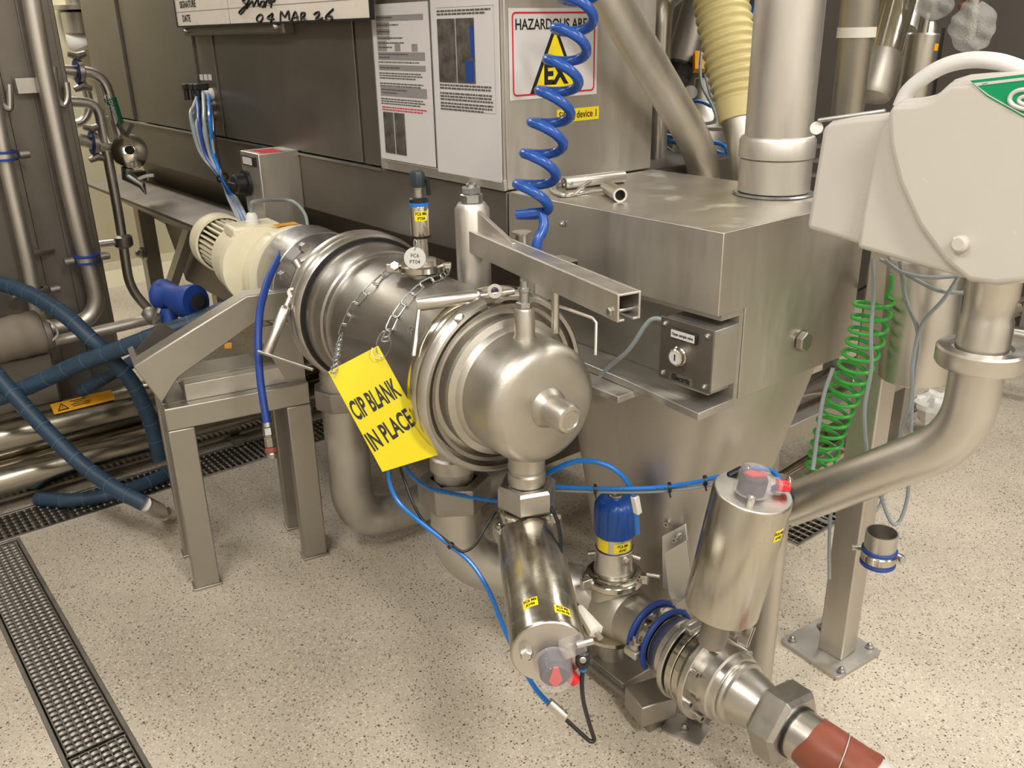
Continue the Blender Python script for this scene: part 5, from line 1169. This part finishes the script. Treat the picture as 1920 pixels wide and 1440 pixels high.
MB().lathe([(.02, -.05), (.045, -.05), (.05, -.02), (.058, -.01), (.058, 0)], frm(D(1276, 124, 3.05), D(1312, 0, 3.05)-D(1276, 124, 3.05)), 32).build('end_cap', 'black', t)
MB().lathe([(.022, 0), (.022, .0015)], frm(D(1295, 173, 2.9), -cF), 28).build('tag_disc', 'tagmetal', t)
MB().bb(-.02, .02, -.03, .03, -.02, .02, frm(D(1312, 116, 2.98), -cF, cR)).build('yellow_label', 'amber', t)
t = thing('rear_vessel', 'grey steel vessel seen between the diagonal tube and the ribbed hose', 'vessel', D(1300, 300, 3.3))
v0 = D(1312, 250, 3.4); MB().lathe([(.02, .5), (.10, .5), (.10, v0.z+.05), (.08, v0.z+.09), (.04, v0.z+.12), (.03, v0.z+.2)], frm((v0.x, v0.y, 0), ZZ), 36).build('shell', 'sheet', t)
MB().bb(v0.x-.03, v0.x+.03, v0.y-.03, v0.y+.03, 0, .5).build('leg', 'sheet', t)
# ribbed hose
hp2 = cr([D(1300, -300, 2.5), D(1344, -40, 2.55), D(1362, 60, 2.55), D(1379, 150, 2.55), D(1388, 226, 2.55)], 30)
n = len(hp2); Rr = []; P2 = []; Ltot = sum((hp2[i+1]-hp2[i]).length for i in range(n-1))
pp = []; rr2 = []
K = 420
def atp(P, u_):
    L_ = [0]
    for i in range(1, len(P)): L_.append(L_[-1]+(P[i]-P[i-1]).length)
    s = u_*L_[-1]
    for i in range(1, len(P)):
        if L_[i] >= s-1e-9: return P[i-1].lerp(P[i], (s-L_[i-1])/max(1e-9, L_[i]-L_[i-1]))
    return P[-1]
for k in range(K+1):
    u_ = k/K; pp.append(atp(hp2, u_)); taper = .078 - .004*u_ - (.014*max(0, (u_-.82)/.18))
    rr2.append(taper + (.0042*math.cos(2*math.pi*u_*31) if u_ < .93 else 0))
t = thing('ribbed_hose', 'thick tan ribbed hose coming down beside the tall duct', 'hose', D(1388, 226, 2.55))
MB().tube(pp, rr2, 40).build('hose', 'tan', t)
MB().tube([D(1386, 222, 2.55), D(1392, 250, 2.55), D(1400, 345, 2.55), D(1402, 400, 2.6)], [.052, .05, .034, .034], 28).build('spigot', 'brushed', t)
def loosec(pts, r, m, label, group=None, name='cable'): return cable(pts, r, m, label, group, name)
loosec([D(1318, 80, 2.9), D(1313, 120, 2.88), D(1316, 160, 2.86), D(1334, 195, 2.84), D(1343, 225, 2.84), D(1326, 232, 2.86)], .005, 'grey', 'pale cable looping left of the ribbed hose')
loosec([D(1322, 140, 2.88), D(1330, 170, 2.86), D(1340, 200, 2.85), D(1338, 228, 2.86), D(1300, 232, 2.9)], .005, 'grey', 'second pale cable just inside the loop left of the ribbed hose')
loosec([D(1285, 196, 3.1), D(1310, 190, 3.05), D(1334, 200, 3.0)], .006, 'pneu', 'blue line behind the hanging tag left of the ribbed hose', None, 'air_line')
loosec([D(1420, -10, 2.9), D(1412, 30, 2.9), D(1405, 60, 2.92), D(1403, 90, 2.95)], .009, 'pneu', 'blue line between the ribbed hose and the tall duct', None, 'air_line')
for i, (p, q_) in enumerate((((1325, 265), (1362, 278)), ((1335, 282), (1366, 296)))):
    loosec([D(1240, 252+i*12, 3.1), D(1290, 262+i*10, 3.0), D(*p, 2.95), D(*q_, 2.9), D(1372, 330, 2.9)], .007, 'pneu', ['upper blue hose behind the foot of the diagonal tube', 'lower blue hose behind the foot of the diagonal tube'][i], None, 'air_line')
loosec([D(1250, 276, 2.95), D(1275, 292, 2.9), D(1300, 306, 2.85), D(1345, 300, 2.85), D(1370, 316, 2.85)], .004, 'grey', 'pale cable on the far edge behind the feed box')
t = thing('cable_tray', 'steel cable tray full of clutter behind the feed box', 'tray', D(1300, 300, 3.3))
c_ = D(1310, 290, 3.25); mb = MB()
for k in range(4): mb.beam(Vector((c_.x-.4, c_.y-.2+.5*0, c_.z-.06+.05*k)), Vector((c_.x+.5, c_.y+.3, c_.z-.06+.05*k)), .012, .03)
mb.build('tray_rails', 'sheet', t)
for dx in (-.38, .45): MB().bb(c_.x+dx-.02, c_.x+dx+.02, c_.y-.22+(.0 if dx < 0 else .5), c_.y-.18+(.0 if dx < 0 else .5), 0, c_.z+.12).build('tray_post', 'sheet', t)

# pipes to the right of the duct
t = thing('steel_pipe', 'vertical steel pipe with a pale cuff, directly right of the tall duct', 'pipe', D(1590, 215, 2.55))
v0 = D(1588, 215, 2.5); Mx = frm((v0.x, v0.y, 0), ZZ)
MB().lathe([(.044, .95), (.044, 1.56), (.047, 1.565), (.047, 1.585), (.049, 1.59), (.049, 2.6)], Mx, 32).build('pipe', 'sheet', t)
MB().ring(Mx, .045, .051, 1.562, 1.588, 32).build('pale_cuff', 'gasket', t)
q = D(1552, 20, 2.15); t = thing('yellow_tag', 'yellow and white sticker strip on the right edge of the tall duct', 'label', q)
wrap_sticker(t, Vector((-1.284, 1.845, 0)), ZZ, cR, .077, rad(-8), .22, 1.72, .16, ())
wrap_sticker(t, Vector((-1.284, 1.845, 0)), ZZ, cR, .077, rad(-6), .18, 1.58, .06, (), .01, 'paper')
t = thing('tilted_actuator', 'polished actuator tilted left with a dull rounded bottom, above the eyewash unit', 'actuator', D(1630, 185, 2.6))
a_ = D(1632, 186, 2.6); b_ = D(1690, -30, 2.6); dd = (b_-a_).normalized(); Ls = (b_-a_).length
MB().lathe([(.00001, -.004), (.03, -.002), (.052, .006), (.058, .022), (.058, .135), (.052, .137)], frm(a_, dd), 36).build('bottom_cup', 'sheet', t)
MB().lathe([(.053, .135), (.053, Ls), (.02, Ls)], frm(a_, dd), 36).build('cylinder', 'polish', t)
t = thing('small_actuator', 'short polished upright actuator with a yellow sticker left of the wrapped bag', 'actuator', D(1700, 200, 2.9))
v0 = D(1678, 215, 2.8); Mx = frm((v0.x, v0.y, 0), ZZ+Vector((.02, 0.03, 0)))
MB().lathe([(.02, .8), (.045, .8), (.045, v0.z+.05), (.048, v0.z+.06), (.048, v0.z+.235), (.044, v0.z+.24), (.01, v0.z+.24)], Mx, 32).build('cylinder', 'satin', t)
MB().lathe([(.012, v0.z+.24), (.012, v0.z+.30), (.008, v0.z+.30)], Mx, 16).build('stem', 'nut', t)
wrap_sticker(t, Vector((v0.x, v0.y, 0))+ZZ*0, ZZ+Vector((.02, 0.03, 0)), cR, .048, rad(-50), .5, v0.z+.20, .02, (), .01, 'amber')
MB().lathe([(.02, 0), (.02, .81)], frm((v0.x, v0.y, 0), ZZ), 16).build('stand_pipe', 'sheet', t)
t = thing('slim_pipe', 'slim bright pipe with a dark right edge beside the small actuator', 'pipe', D(1730, 150, 3.0))
v0 = D(1727, 150, 2.95); MB().lathe([(.026, .8), (.026, v0.z+.16), (.02, v0.z+.18), (.00001, v0.z+.18)], frm((v0.x, v0.y, 0), ZZ), 24).build('pipe', 'satin', t)
MB().bb(-.004, .004, -.004, .004, 1.0, v0.z+.16, Matrix.Translation((v0.x+.035, v0.y+.03, 0))).build('wire_guide', 'black', t)
MB().tube([D(1712, 10, 2.9), D(1700, 60, 2.85)], .03, 16).build('bent_arm', 'cast', t)
for i, (px, py, dd2, rr3, lb) in enumerate(((1752, 8, 2.5, .05, 'crumpled clear bag wrapped round a fitting at the top edge'), (1822, 52, 2.4, .056, 'larger crumpled clear bag hanging in front of the dark wall'))):
    t = thing('clear_bag', lb, 'bag', D(px, py+60, dd2)); c_ = D(px, py, dd2); mb = MB(); mb.ball(c_, rr3, 72, (1, 1, 1.15 if i else .8))
    for v in mb.v:
        dl = v-c_; v += dl*(.10*math.sin(dl.x*90+dl.z*60)*math.cos(dl.y*80+dl.z*40)+.06*math.sin(dl.z*150+dl.x*70))
    mb.build('film', 'bag', t, sharp=60)
    MB().tube([c_+ZZ*.3+cR*(-.05 if i == 0 else -.02), c_-ZZ*.02], .018, 14).build('inner_fitting', 'nut', t)
o = MB().tube([D(1806, -10, 2.42), D(1813, 4, 2.42), D(1800, 14, 2.42)], .010, 10).build('red_tie', 'tape'); tag(o, 'red tie at the neck of the larger clear bag', 'tie')
t = thing('dark_panel', 'dark flat wall panel standing far behind the wrapped bags', 'panel', Vector((-.6, 5.0, 0)))
MB().bb(-3.4, 1.2, 5.0, 5.06, 0, 2.6).build('panel', 'darkwall', t, bevel=.005)  # thin dark wall panel in the background, no cabinet body

# ================================================================== MACHINE SIDE DETAILS
yk = Y0-.15
a_ = on(450, 285, 1, yk); b_ = on(481, 395, 1, yk)
x0, x1 = on(450, 285, 1, yk).x, on(484, 290, 1, yk).x
t = thing('selector_box', 'small steel box with a black rotary selector knob above the motor', 'switch box', Vector(((x0+x1)/2, yk+.07, a_.z-.22)))
zt3 = on(450, 282, 1, yk).z; zb3 = zt3-.27; xq = on(484, 292, 1, yk).x
MB().bb(x0, xq, yk, Y0, zb3, zt3).build('housing', 'brushed', t, bevel=.003)
MB().bb(x0+.02, xq-.02, yk-.006, yk, zt3-.045, zt3-.012).build('legend_holder', 'black', t, bevel=.001)
MB().bb(x0+.03, xq-.045, yk-.007, yk-.006, zt3-.041, zt3-.017).build('legend_plate', 'paper', t)
MB().bb(xq-.11, xq-.005, yk+.02, yk+.10, zt3, zt3+.001).build('red_sticker', 'redink', t)
ck = on(464, 343, 1, yk); MB().lathe([(.045, 0), (.045, .012), (.034, .014), (.034, .045), (.028, .05), (.00001, .05)], frm(ck, (0, -1, 0)), 28).build('rotary_knob', 'black', t)
MB().bb(-.008, .008, -.030, .030, .05, .062, frm(ck, (0, -1, 0))).build('knob_grip', 'black', t, bevel=.002)
cg = Vector(((x0+xq)/2+.0, yk+.06, zb3)); MB().cyl(cg, cg-ZZ*.03, .012, 14, .001).build('cable_gland', 'zinc', t)
# connector panel
def YP(px, py, dy=0.0): return on(px, py, 1, Y0-dy)
t = thing('connector_panel', 'rows of round and black push connectors on the machine side panel', 'connectors', YP(385, 235))
for (x, y) in ((378, 145), (386, 145), (394, 145)): c_ = YP(x, y, .006); MB().bb(c_.x-.016, c_.x+.016, c_.y-.002, c_.y, c_.z-.011, c_.z+.011).build('number_plate', 'paper', t)
for j, y in enumerate((176, 195, 214)):
    for i, x in enumerate((377, 388, 398)):
        c_ = YP(x+j*2, y, .004); MB().lathe([(.022, 0), (.022, .008), (.014, .010), (.014, .03), (.00001, .03)], frm(c_, (0, -1, 0)), 14).build('round_connector', 'gasket' if j == 0 else 'zinc', t)
for i, x in enumerate((366, 379, 388)):
    c_ = YP(x, 162, .004); MB().bb(c_.x-.016, c_.x+.016, c_.y-.05, c_.y, c_.z-.012, c_.z+.012).build('push_connector', 'black', t, bevel=.003)
    MB().cyl(Vector((c_.x, c_.y-.04, c_.z-.01)), Vector((c_.x, c_.y-.04, c_.z-.05)), .011, 10).build('push_collar', 'black', t)
tie = (417, 333)
cols = ['grey', 'grey', 'blue', 'grey', 'grey', 'pneu', 'grey', 'grey', 'black']
strt = [(372, 178), (366, 190), (368, 176), (377, 195), (381, 172), (391, 178), (384, 200), (392, 232), (398, 200)]
mids = [(358, 220), (362, 232), (374, 232), (370, 240), (384, 232), (394, 225), (384, 250), (398, 255), (402, 255)]
for i in range(9):
    s_, m_ = strt[i], mids[i]; k = i-4
    pts = [YP(*s_, .03), YP(s_[0]+(m_[0]-s_[0])*.6, (s_[1]+m_[1])/2, .10), YP(*m_, .14), YP((m_[0]+tie[0])/2-6+k*1.5, (m_[1]+tie[1])/2+8, .15), YP(tie[0]+k*.7, tie[1], .16+.006*(i % 3)), D(436+k*1.9, 370, 3.25), D(452+k*2.2, 402, 3.15), D(463+k*2.5, 428, 3.10)]
    cable(pts, .0075 if cols[i] != 'black' else .005, cols[i], 'grey cable in the tied bundle hanging from the connector panel' if cols[i] == 'grey' else ('blue line in the tied bundle hanging from the connector panel' if cols[i] != 'black' else 'single black cable in the tied bundle under the connector panel'), 'grey cables in the bundle on the machine' if cols[i] == 'grey' else ('blue lines in the bundle on the machine' if cols[i] != 'black' else None))
o = MB().ring(frm(YP(tie[0], tie[1], .165), YP(426, 350, .16)-YP(417, 333, .16)), .018, .023, -.004, .004, 20).build('cable_tie', 'black'); tag(o, 'black tie holding the cable bundle above the motor', 'tie')

# ================================================================== LEFT SIDE: TANK CABINET, PIPES, HOSES
XT = -3.85
def TX(px, py, dx=0.): return on(px, py, 0, XT+dx)
t = thing('tank_cabinet', 'tall dull steel cabinet filling the left edge of the photo', 'cabinet', Vector((-4.3, 0, 0)))
yr_ = TX(222, 640).y
MB().bb(-4.75, XT, -1.6, yr_, .04, 2.7).build('body', 'darksheet', t, bevel=.004)
MB().bb(XT, XT+.012, yr_-.13, yr_-.02, .06, 2.7).build('edge_strip', 'darksheet', t, bevel=.002)
MB().bb(XT, XT+.02, -.9, TX(35, 300).y, .06, 2.7).build('panel', 'darksheet', t, bevel=.004)
for (x, y) in ((-4.7, -1.5), (-4.7, .8), (-3.95, -1.5), (-3.95, .8)): MB().bb(x-.03, x+.03, y-.03, y+.03, 0, .04).build('foot', 'sheet', t)
t = thing('hook_bracket', 'flat steel bracket with J hooks across the tank cabinet', 'bracket', TX(70, 160, .06))
a_ = TX(28, 147, .06); b_ = TX(102, 147, .06); c_ = TX(28, 177, .06)
MB().bb(XT+.02, XT+.06, a_.y, b_.y, c_.z, a_.z).build('plate', 'brushed', t, bevel=.002)
def hook(pts): MB().tube(cr([TX(x, y, .075) for x, y in pts], 5), .012, 10).build('hook', 'satin', t)
hook([(100, 125), (103, 150), (107, 180), (113, 192), (121, 196), (127, 180), (124, 154)])
hook([(0, 180), (3, 194), (12, 202), (19, 200), (18, 158)])
def lpipe(name, label, pts, r, dx, m='brushed', rad_=.0):
    t = thing(name, label, 'pipe', TX(*pts[-1], dx)); P = [TX(x, y, dx) for x, y in pts]
    MB().tube(cr(P, 6), r, 16).build('pipe', m, t); return t
t1 = lpipe('process_pipe', 'thick vertical pipe bending left at its foot in front of the tank cabinet', [(56, -15), (82, 130), (122, 320), (150, 440), (171, 515), (180, 560), (172, 588), (150, 604), (110, 612), (40, 622), (-40, 630)], .032, .10)
t2_ = lpipe('process_pipe', 'vertical pipe with a blue clamp at the far left edge', [(-15, 170), (12, 310), (50, 478), (62, 540), (72, 600), (70, 625)], .026, .14)
MB().cyl(TX(50, 478, .14), TX(98, 470, .02), .012, 12).build('side_stub', 'brushed', t2_)
for (px, py, dx, lab_) in ((8, 292, .14, 'blue rubber lined pipe clamp at the far left edge'), (163, 485, .10, 'blue rubber lined pipe clamp low on the thick vertical pipe'), (68, 548, .14, 'dull pipe clamp low on the far left pipe')):
    c_ = TX(px, py, dx); t = thing('pipe_clamp', lab_, 'clamp', c_)
    mb = MB(); mb.ring(frm(c_, ZZ+Vector((0, .0, 0))), .028 if dx == .14 else .034, .042 if dx == .14 else .046, -.010, .010, 24, ch=.002); mb.build('clamp_band', 'satin', t)
    for z in (-.013, .013): MB().ring(frm(c_+ZZ*z, ZZ), .03, .044 if dx == .14 else .048, -.004, .004, 24).build('blue_rim', 'blue' if px != 68 else 'cast', t)
    for sg in (-1, 1): MB().cyl(c_+Vector((0, sg*.048, 0)), c_+Vector((0, sg*.085, 0)), .016, 12, .002).build('clamp_nut', 'cast', t)
# thin sample pipes
XS = -4.3
def SX(px, py, dx=0.): return on(px, py, 0, XS+dx)
t = thing('sample_pipe', 'thin pipe with green flow tape leaving the tank cabinet at the top', 'pipe', SX(240, 280))
MB().tube(elbow_path([SX(118, 132), SX(193, 137), SX(228, 268)], .09, 6), .024, 16).build('pipe', 'satin', t)
g0, g1 = SX(206, 183), SX(221, 232); MB().tube([g0, g1], .0262, 16).build('green_tape', 'greentape', t, label='green flow direction tape')
mb = MB(); e = (g1-g0).normalized(); gx = e.cross(cF).normalized(); gm = g0.lerp(g1, .80)-cF*.0275
if gx.dot(cR) < 0: gx = -gx
mb.ext([gm-gx*.016-e*.045, gm+gx*.016-e*.045, gm+gx*.016+e*.01, gm+e*.045, gm-gx*.016+e*.01], -cF*.001); mb.build('arrow_mark', 'tagmetal', t)
nvv = -cF; tt = (gx.cross(e)); g_ = g0.lerp(g1, .30)-cF*.0285
xx_ = e; yy_ = nvv.cross(e).normalized()
txt('HPW', .042, Matrix(((xx_.x, yy_.x, nvv.x, g_.x), (xx_.y, yy_.y, nvv.y, g_.y), (xx_.z, yy_.z, nvv.z, g_.z), (0, 0, 0, 1))), 'paper', t, xs=.8)
t = thing('sample_pipe', 'long thin pipe running from the cabinet down to the blue spray gun', 'pipe', SX(275, 575))
MB().tube(elbow_path([SX(130, 190), SX(183, 194), SX(222, 400), SX(243, 540), SX(284, 586)], .10, 6), .022, 16).build('pipe', 'brushed', t)
MB().cyl(SX(185, 458), SX(232, 452), .016, 12).build('cross_stub', 'brushed', t)
MB().lathe([(.03, -.03), (.042, -.02), (.042, .02), (.03, .03)], frm(SX(231, 452), ZZ), 16).build('cross_clamp', 'cast', t)
def wingclamp(px, py, label):
    c_ = SX(px, py); t = thing('wing_clamp', label, 'clamp', c_); Mx = frm(c_, SX(px+10, py)-SX(px-10, py))
    MB().ring(Mx, .022, .046, -.012, .012, 24, ch=.003).build('clamp_band', 'satin', t); MB().ring(Mx, .02, .05, -.018, -.012, 24).build('blue_seal', 'blue', t)
    for sg in (1, -1):
        q = c_+ZZ*sg*.06; MB().tube([q-Vector((0, .035, -.012*sg)), q, q+Vector((0, .035, .012*sg))], [.012, .018, .012], 8).build('wing_nut', 'cast', t)
        MB().cyl(c_+ZZ*sg*.04, q, .007, 8).build('stud', 'cast', t)
wingclamp(150, 134, 'wing nut clamp on the thin pipe with green tape')
wingclamp(178, 268, 'wing nut clamp on the stub leading to the small round valve')
t = thing('sample_valve', 'small round shiny sampling valve with a dark bore at the left', 'valve', SX(240, 320))
MB().cyl(SX(150, 262), SX(222, 282), .027, 16).build('inlet_pipe', 'satin', t)
c_ = SX(243, 284, .06)
MB().lathe([(.04, -.06), (.072, -.05), (.076, -.02), (.076, .012), (.065, .02), (.045, .03), (.022, .034), (.022, .020), (.00001, .02)], frm(c_, -cF+cR*.45), 28).build('valve_body', 'polish', t)
MB().lathe([(.021, .021), (.00001, .0215)], frm(c_, -cF+cR*.45), 16).build('bore', 'dark', t)
for dx_ in (-.035, .035): MB().beam(c_+ZZ*.07, c_+ZZ*.12+cR*dx_, .018, .005).build('wing', 'satin', t)
MB().tube([c_-ZZ*.07-cR*.02, c_-ZZ*.11-cR*.03, c_-ZZ*.15+cR*.03, c_-ZZ*.19+cR*.04], [.03, .028, .018, .004], 12).build('lever_body', 'zinc', t)
MB().tube(cr([c_-ZZ*.13, c_-ZZ*.11+cR*.05, c_-ZZ*.105+cR*.09], 5), .008, 8).build('lever', 'gasket', t)
# wall fittings behind
t = thing('wall_nozzle', 'vertical pipe with flange and white cone on the pale wall', 'nozzle', on(142, 60, 0, -6.42))
c_ = on(142, 20, 0, -6.38); MB().lathe([(.04, -.14), (.09, -.13), (.09, -.01), (.045, 0), (.135, .005), (.135, .03), (.05, .032), (.05, .25)], frm(c_, ZZ), 28).build('pipe', 'satin', t)
t = thing('wall_cone', 'small white conical spray head below the wall pipe', 'spray head', on(165, 105, 0, -6.42))
c_ = on(158, 95, 0, -6.38); MB().lathe([(.00001, 0), (.02, .0), (.07, .03), (.075, .06), (.05, .13), (.02, .19), (.00001, .2)], frm(c_, ZZ+Vector((0, -.4, 0))), 24).build('cone', 'offwhite', t)
t = thing('pipe_loop', 'round bent pipe loop seen behind the cabinet edge', 'pipe', on(140, 215, 0, -5.5))
c_ = on(133, 185, 0, -5.4); MB().tube([c_+Vector((0, .09*math.cos(a), .13*math.sin(a))) for a in [rad(-90+180*k/16) for k in range(17)]], .024, 12).build('loop', 'satin', t)
# horizontal thin pipe with wrapped bundle
XH = -3.45
def HX(px, py, dx=0.): return on(px, py, 0, XH+dx)
t = thing('cross_pipe', 'thin horizontal pipe crossing below the spray gun at left', 'pipe', HX(148, 630))
MB().tube([HX(-40, 672), HX(150, 629), HX(288, 597)], .021, 14).build('pipe', 'brushed', t)
MB().ball(HX(283, 592), .036, 16).build('end_fitting', 'cast', t)
t = thing('insulated_roll', 'grey cloth wrapped pipe section at the far left edge', 'insulation', HX(30, 650))
mb = MB(); pts = [HX(-60, 645), HX(-10, 640), HX(30, 632), HX(68, 622), HX(80, 619)]; mb.tube(cr(pts, 4), [.078+.002*math.sin(k*1.7) for k in range(15)]+[.07, .05], 20); mb.build('cloth', 'insul', t)
MB().ring(frm(HX(84, 622), HX(100, 618)-HX(70, 625)), .02, .07, -.015, .015, 20, ch=.004).build('end_ring', 'cast', t)
MB().tube(cr([HX(88, 600, .08), HX(104, 612, .09), HX(108, 628, .08), HX(96, 640, .06)], 5), .004, 6).build('white_string', 'paper', t)
t = thing('junction_housing', 'dark steel housing below the wrapped pipe at the left edge', 'box', HX(40, 715))
a_ = HX(-60, 672, -.03); b_ = HX(95, 650, -.03); MB().bb(XH-.20, XH-.03, a_.y, b_.y, b_.z-.22, b_.z-.02).build('housing', 'darksheet', t, bevel=.01)
MB().bb(XH-.14, XH-.10, a_.y, a_.y+.04, 0, b_.z-.22).build('housing_leg', 'darksheet', t)
# large pipes
t = thing('large_pipe', 'shiny large pipe with an orange warning label, upper of the pair at left', 'pipe', Vector((-3.48, .6, .27)))
MB().tube([Vector((-3.47, -1.4, .265)), Vector((-3.47, 1.72, .245))], .082, 40).build('pipe', 'bigpipe', t)
MB().ring(frm((-3.47, .86, .26), (0, 1, 0)), .08, .0835, -.004, .004, 40).build('weld_seam', 'nut', t)
yl0, yl1 = on(97, 755, 0, -3.40).y, on(214, 735, 0, -3.40).y
mb = MB(); mb.lathe([(.0828, 0), (.0836, 0), (.0836, yl1-yl0), (.0828, yl1-yl0)], frm((-3.47, yl0, .262), (0, 1, 0), ZZ), 10, True, rad(18), rad(52)); mb.build('warning_label', 'amber', t, label='orange warning label')
ang_ = rad(35); e = Vector((math.sin(ang_), 0, math.cos(ang_))); q = Vector((-3.47, 0, .262))+e*.0842; yv_ = Vector((0, 1, 0)); zv_ = e.cross(yv_).normalized()
def LM(y, h): p = q+Vector((0, y, 0))+zv_*h; return Matrix(((0, zv_.x, e.x, p.x), (1, zv_.y, e.y, p.y), (0, zv_.z, e.z, p.z), (0, 0, 0, 1)))
Lw = yl1-yl0
frame_loop('label_triangle', [(0, .018), (-.02, -.015), (.02, -.015)], [(0, .012), (-.014, -.011), (.014, -.011)], .0006, LM(yl0+.035, -.002), 'ink', t)
MB().prism([(-.002, .006), (.003, .002), (.0, .001), (.002, -.008), (-.003, -.002), (0, -.001)], .0006, LM(yl0+.035, -.002)).build('label_mark', 'ink', t)
mb = MB()
for k, (a1_, b1_) in enumerate(((.3, .55), (.35, .5), (.30, .62), (.32, .6))): mb.bb(yl0+Lw*a1_, yl0+Lw*b1_, -.0014, .0014, 0, .0006, Matrix(((0, zv_.x, e.x, q.x), (1, zv_.y, e.y, q.y), (0, zv_.z, e.z, q.z), (0, 0, 0, 1))) @ Matrix.Translation((0, .013-.008*k, 0)))
mb.build('label_print', 'ink', t)
t = thing('large_pipe', 'dull large pipe close to the floor, lower front of the pair at left', 'pipe', Vector((-3.40, .6, .05)))
MB().tube([Vector((-3.42, -1.4, .115)), Vector((-3.42, 1.75, .105))], .078, 36).build('pipe', 'bigpipe', t)
MB().bb(-3.50, -3.34, 1.2, 1.24, 0, .035).build('pipe_saddle', 'sheet', t); MB().bb(-3.50, -3.34, -.4, -.36, 0, .035).build('pipe_saddle', 'sheet', t)
t = thing('large_pipe', 'dark large pipe lying behind the other two near the floor at left', 'pipe', Vector((-3.62, .6, .05)))
MB().tube([Vector((-3.62, -1.4, .13)), Vector((-3.62, 1.75, .12))], .08, 30).build('pipe', 'satin', t)
# wrapped hoses
def whose(pts, r, label, endcap=None):
    P = cr(pts, 10); t = thing('wrapped_hose', label, 'hose', pts[-1]); MB().tube(P, r, 18).build('hose', 'hose', t)
    L_ = [0]
    for i in range(1, len(P)): L_.append(L_[-1]+(P[i]-P[i-1]).length)
    s = .03; mb = MB()
    while s < L_[-1]-.02:
        for i in range(1, len(P)):
            if L_[i] >= s: break
        c_ = P[i-1].lerp(P[i], (s-L_[i-1])/max(1e-9, L_[i]-L_[i-1])); d_ = (P[i]-P[i-1]).normalized()
        Mx = frm(c_, (d_+Vector((.1, 0, .12))).normalized()); mb.ring(Mx, r*.9, r+.0012, -.002, .002, 18); s += .075
    mb.build('wrap_seams', 'seam', t, kind='stuff'); return t
whose([D(-60, 522, 3.1), D(0, 532, 3.1), D(55, 551, 3.05), D(120, 590, 3.0), D(175, 640, 3.0), D(215, 680, 3.05), D(248, 718, 3.1), D(270, 760, 3.15), D(285, 800, 3.2), D(300, 860, 3.25)], .027, 'blue wrapped hose arching over from the left edge and down behind the stand')
whose([D(-40, 760, 3.0), D(60, 722, 3.0), D(140, 685, 2.98), D(230, 652, 2.96), D(300, 625, 2.95), D(360, 605, 2.98), D(430, 575, 3.02), D(500, 540, 3.1)], .028, 'blue wrapped hose rising to the right behind the inclined beam')
tw = whose([D(-40, 660, 2.95), D(0, 710, 2.95), D(40, 756, 2.95), D(95, 815, 2.95), D(155, 872, 2.95), D(215, 915, 2.93), D(272, 945, 2.92)], .026, 'blue wrapped hose sloping down to a steel end on the floor')
a_ = D(270, 944, 2.92); b_ = on(314, 966, 2, .03)
dd = (b_-a_).normalized(); MB().lathe([(.024, 0), (.027, .004), (.027, (b_-a_).length*.62), (.020, (b_-a_).length*.64), (.020, (b_-a_).length*.80), (.027, (b_-a_).length*.83), (.027, (b_-a_).length)], frm(a_, dd), 22).build('steel_ferrule', 'satin', tw, label='steel hose end')
MB().ring(frm(b_, dd), .015, .027, .0, .004, 22).build('white_seal', 'gasket', tw)
whose([on(70, 935, 2, .03), on(130, 938, 2, .03), on(190, 930, 2, .03), on(260, 912, 2, .03), on(330, 880, 2, .03)], .026, 'blue wrapped hose lying on the floor along the far drain')
whose([D(150, 735, 3.3), D(200, 706, 3.3), D(245, 680, 3.3), D(290, 655, 3.3)], .024, 'short piece of blue hose seen behind the crossing hoses')
whose([D(560, 640, 3.1), D(600, 632, 3.1), D(640, 622, 3.1)], .02, 'blue hose piece glimpsed behind the T handle at the stand')
# spray gun
t = thing('spray_gun', 'blue rubber spray gun hanging on the thin pipe at left', 'spray gun', D(330, 640, 3.1))
MB().tube(cr([D(300, 552, 3.12), D(320, 555, 3.1), D(345, 565, 3.06), D(368, 566, 3.03)], 5), [.052, .055, .056, .052, .048, .045, .044, .045, .048, .052, .056, .058, .060, .060, .060, .058], 22).build('gun_body', 'blue', t)
MB().lathe([(.030, 0), (.018, .002), (.018, .006), (.00001, .006)], frm(D(373, 566, 2.985), (D(368, 566, 3.03)-D(345, 562, 3.08))), 18).build('nozzle', 'dark', t)
MB().tube([D(318, 580, 3.1), D(318, 620, 3.1), D(312, 655, 3.1)], [.030, .024, .022], 16).build('handle', 'blue', t)
MB().tube(cr([D(300, 578, 3.08), D(290, 605, 3.08), D(298, 590, 3.06)], 5), .010, 8).build('trigger', 'satin', t)
t = thing('yellow_tag', 'tiny amber tag among the clutter behind the stand', 'tag', D(430, 650, 3.0)); MB().bb(-.01, .01, -.012, .012, 0, .002, frm(D(428, 648, 3.0), -cF)).build('tag_plate', 'amber', t)
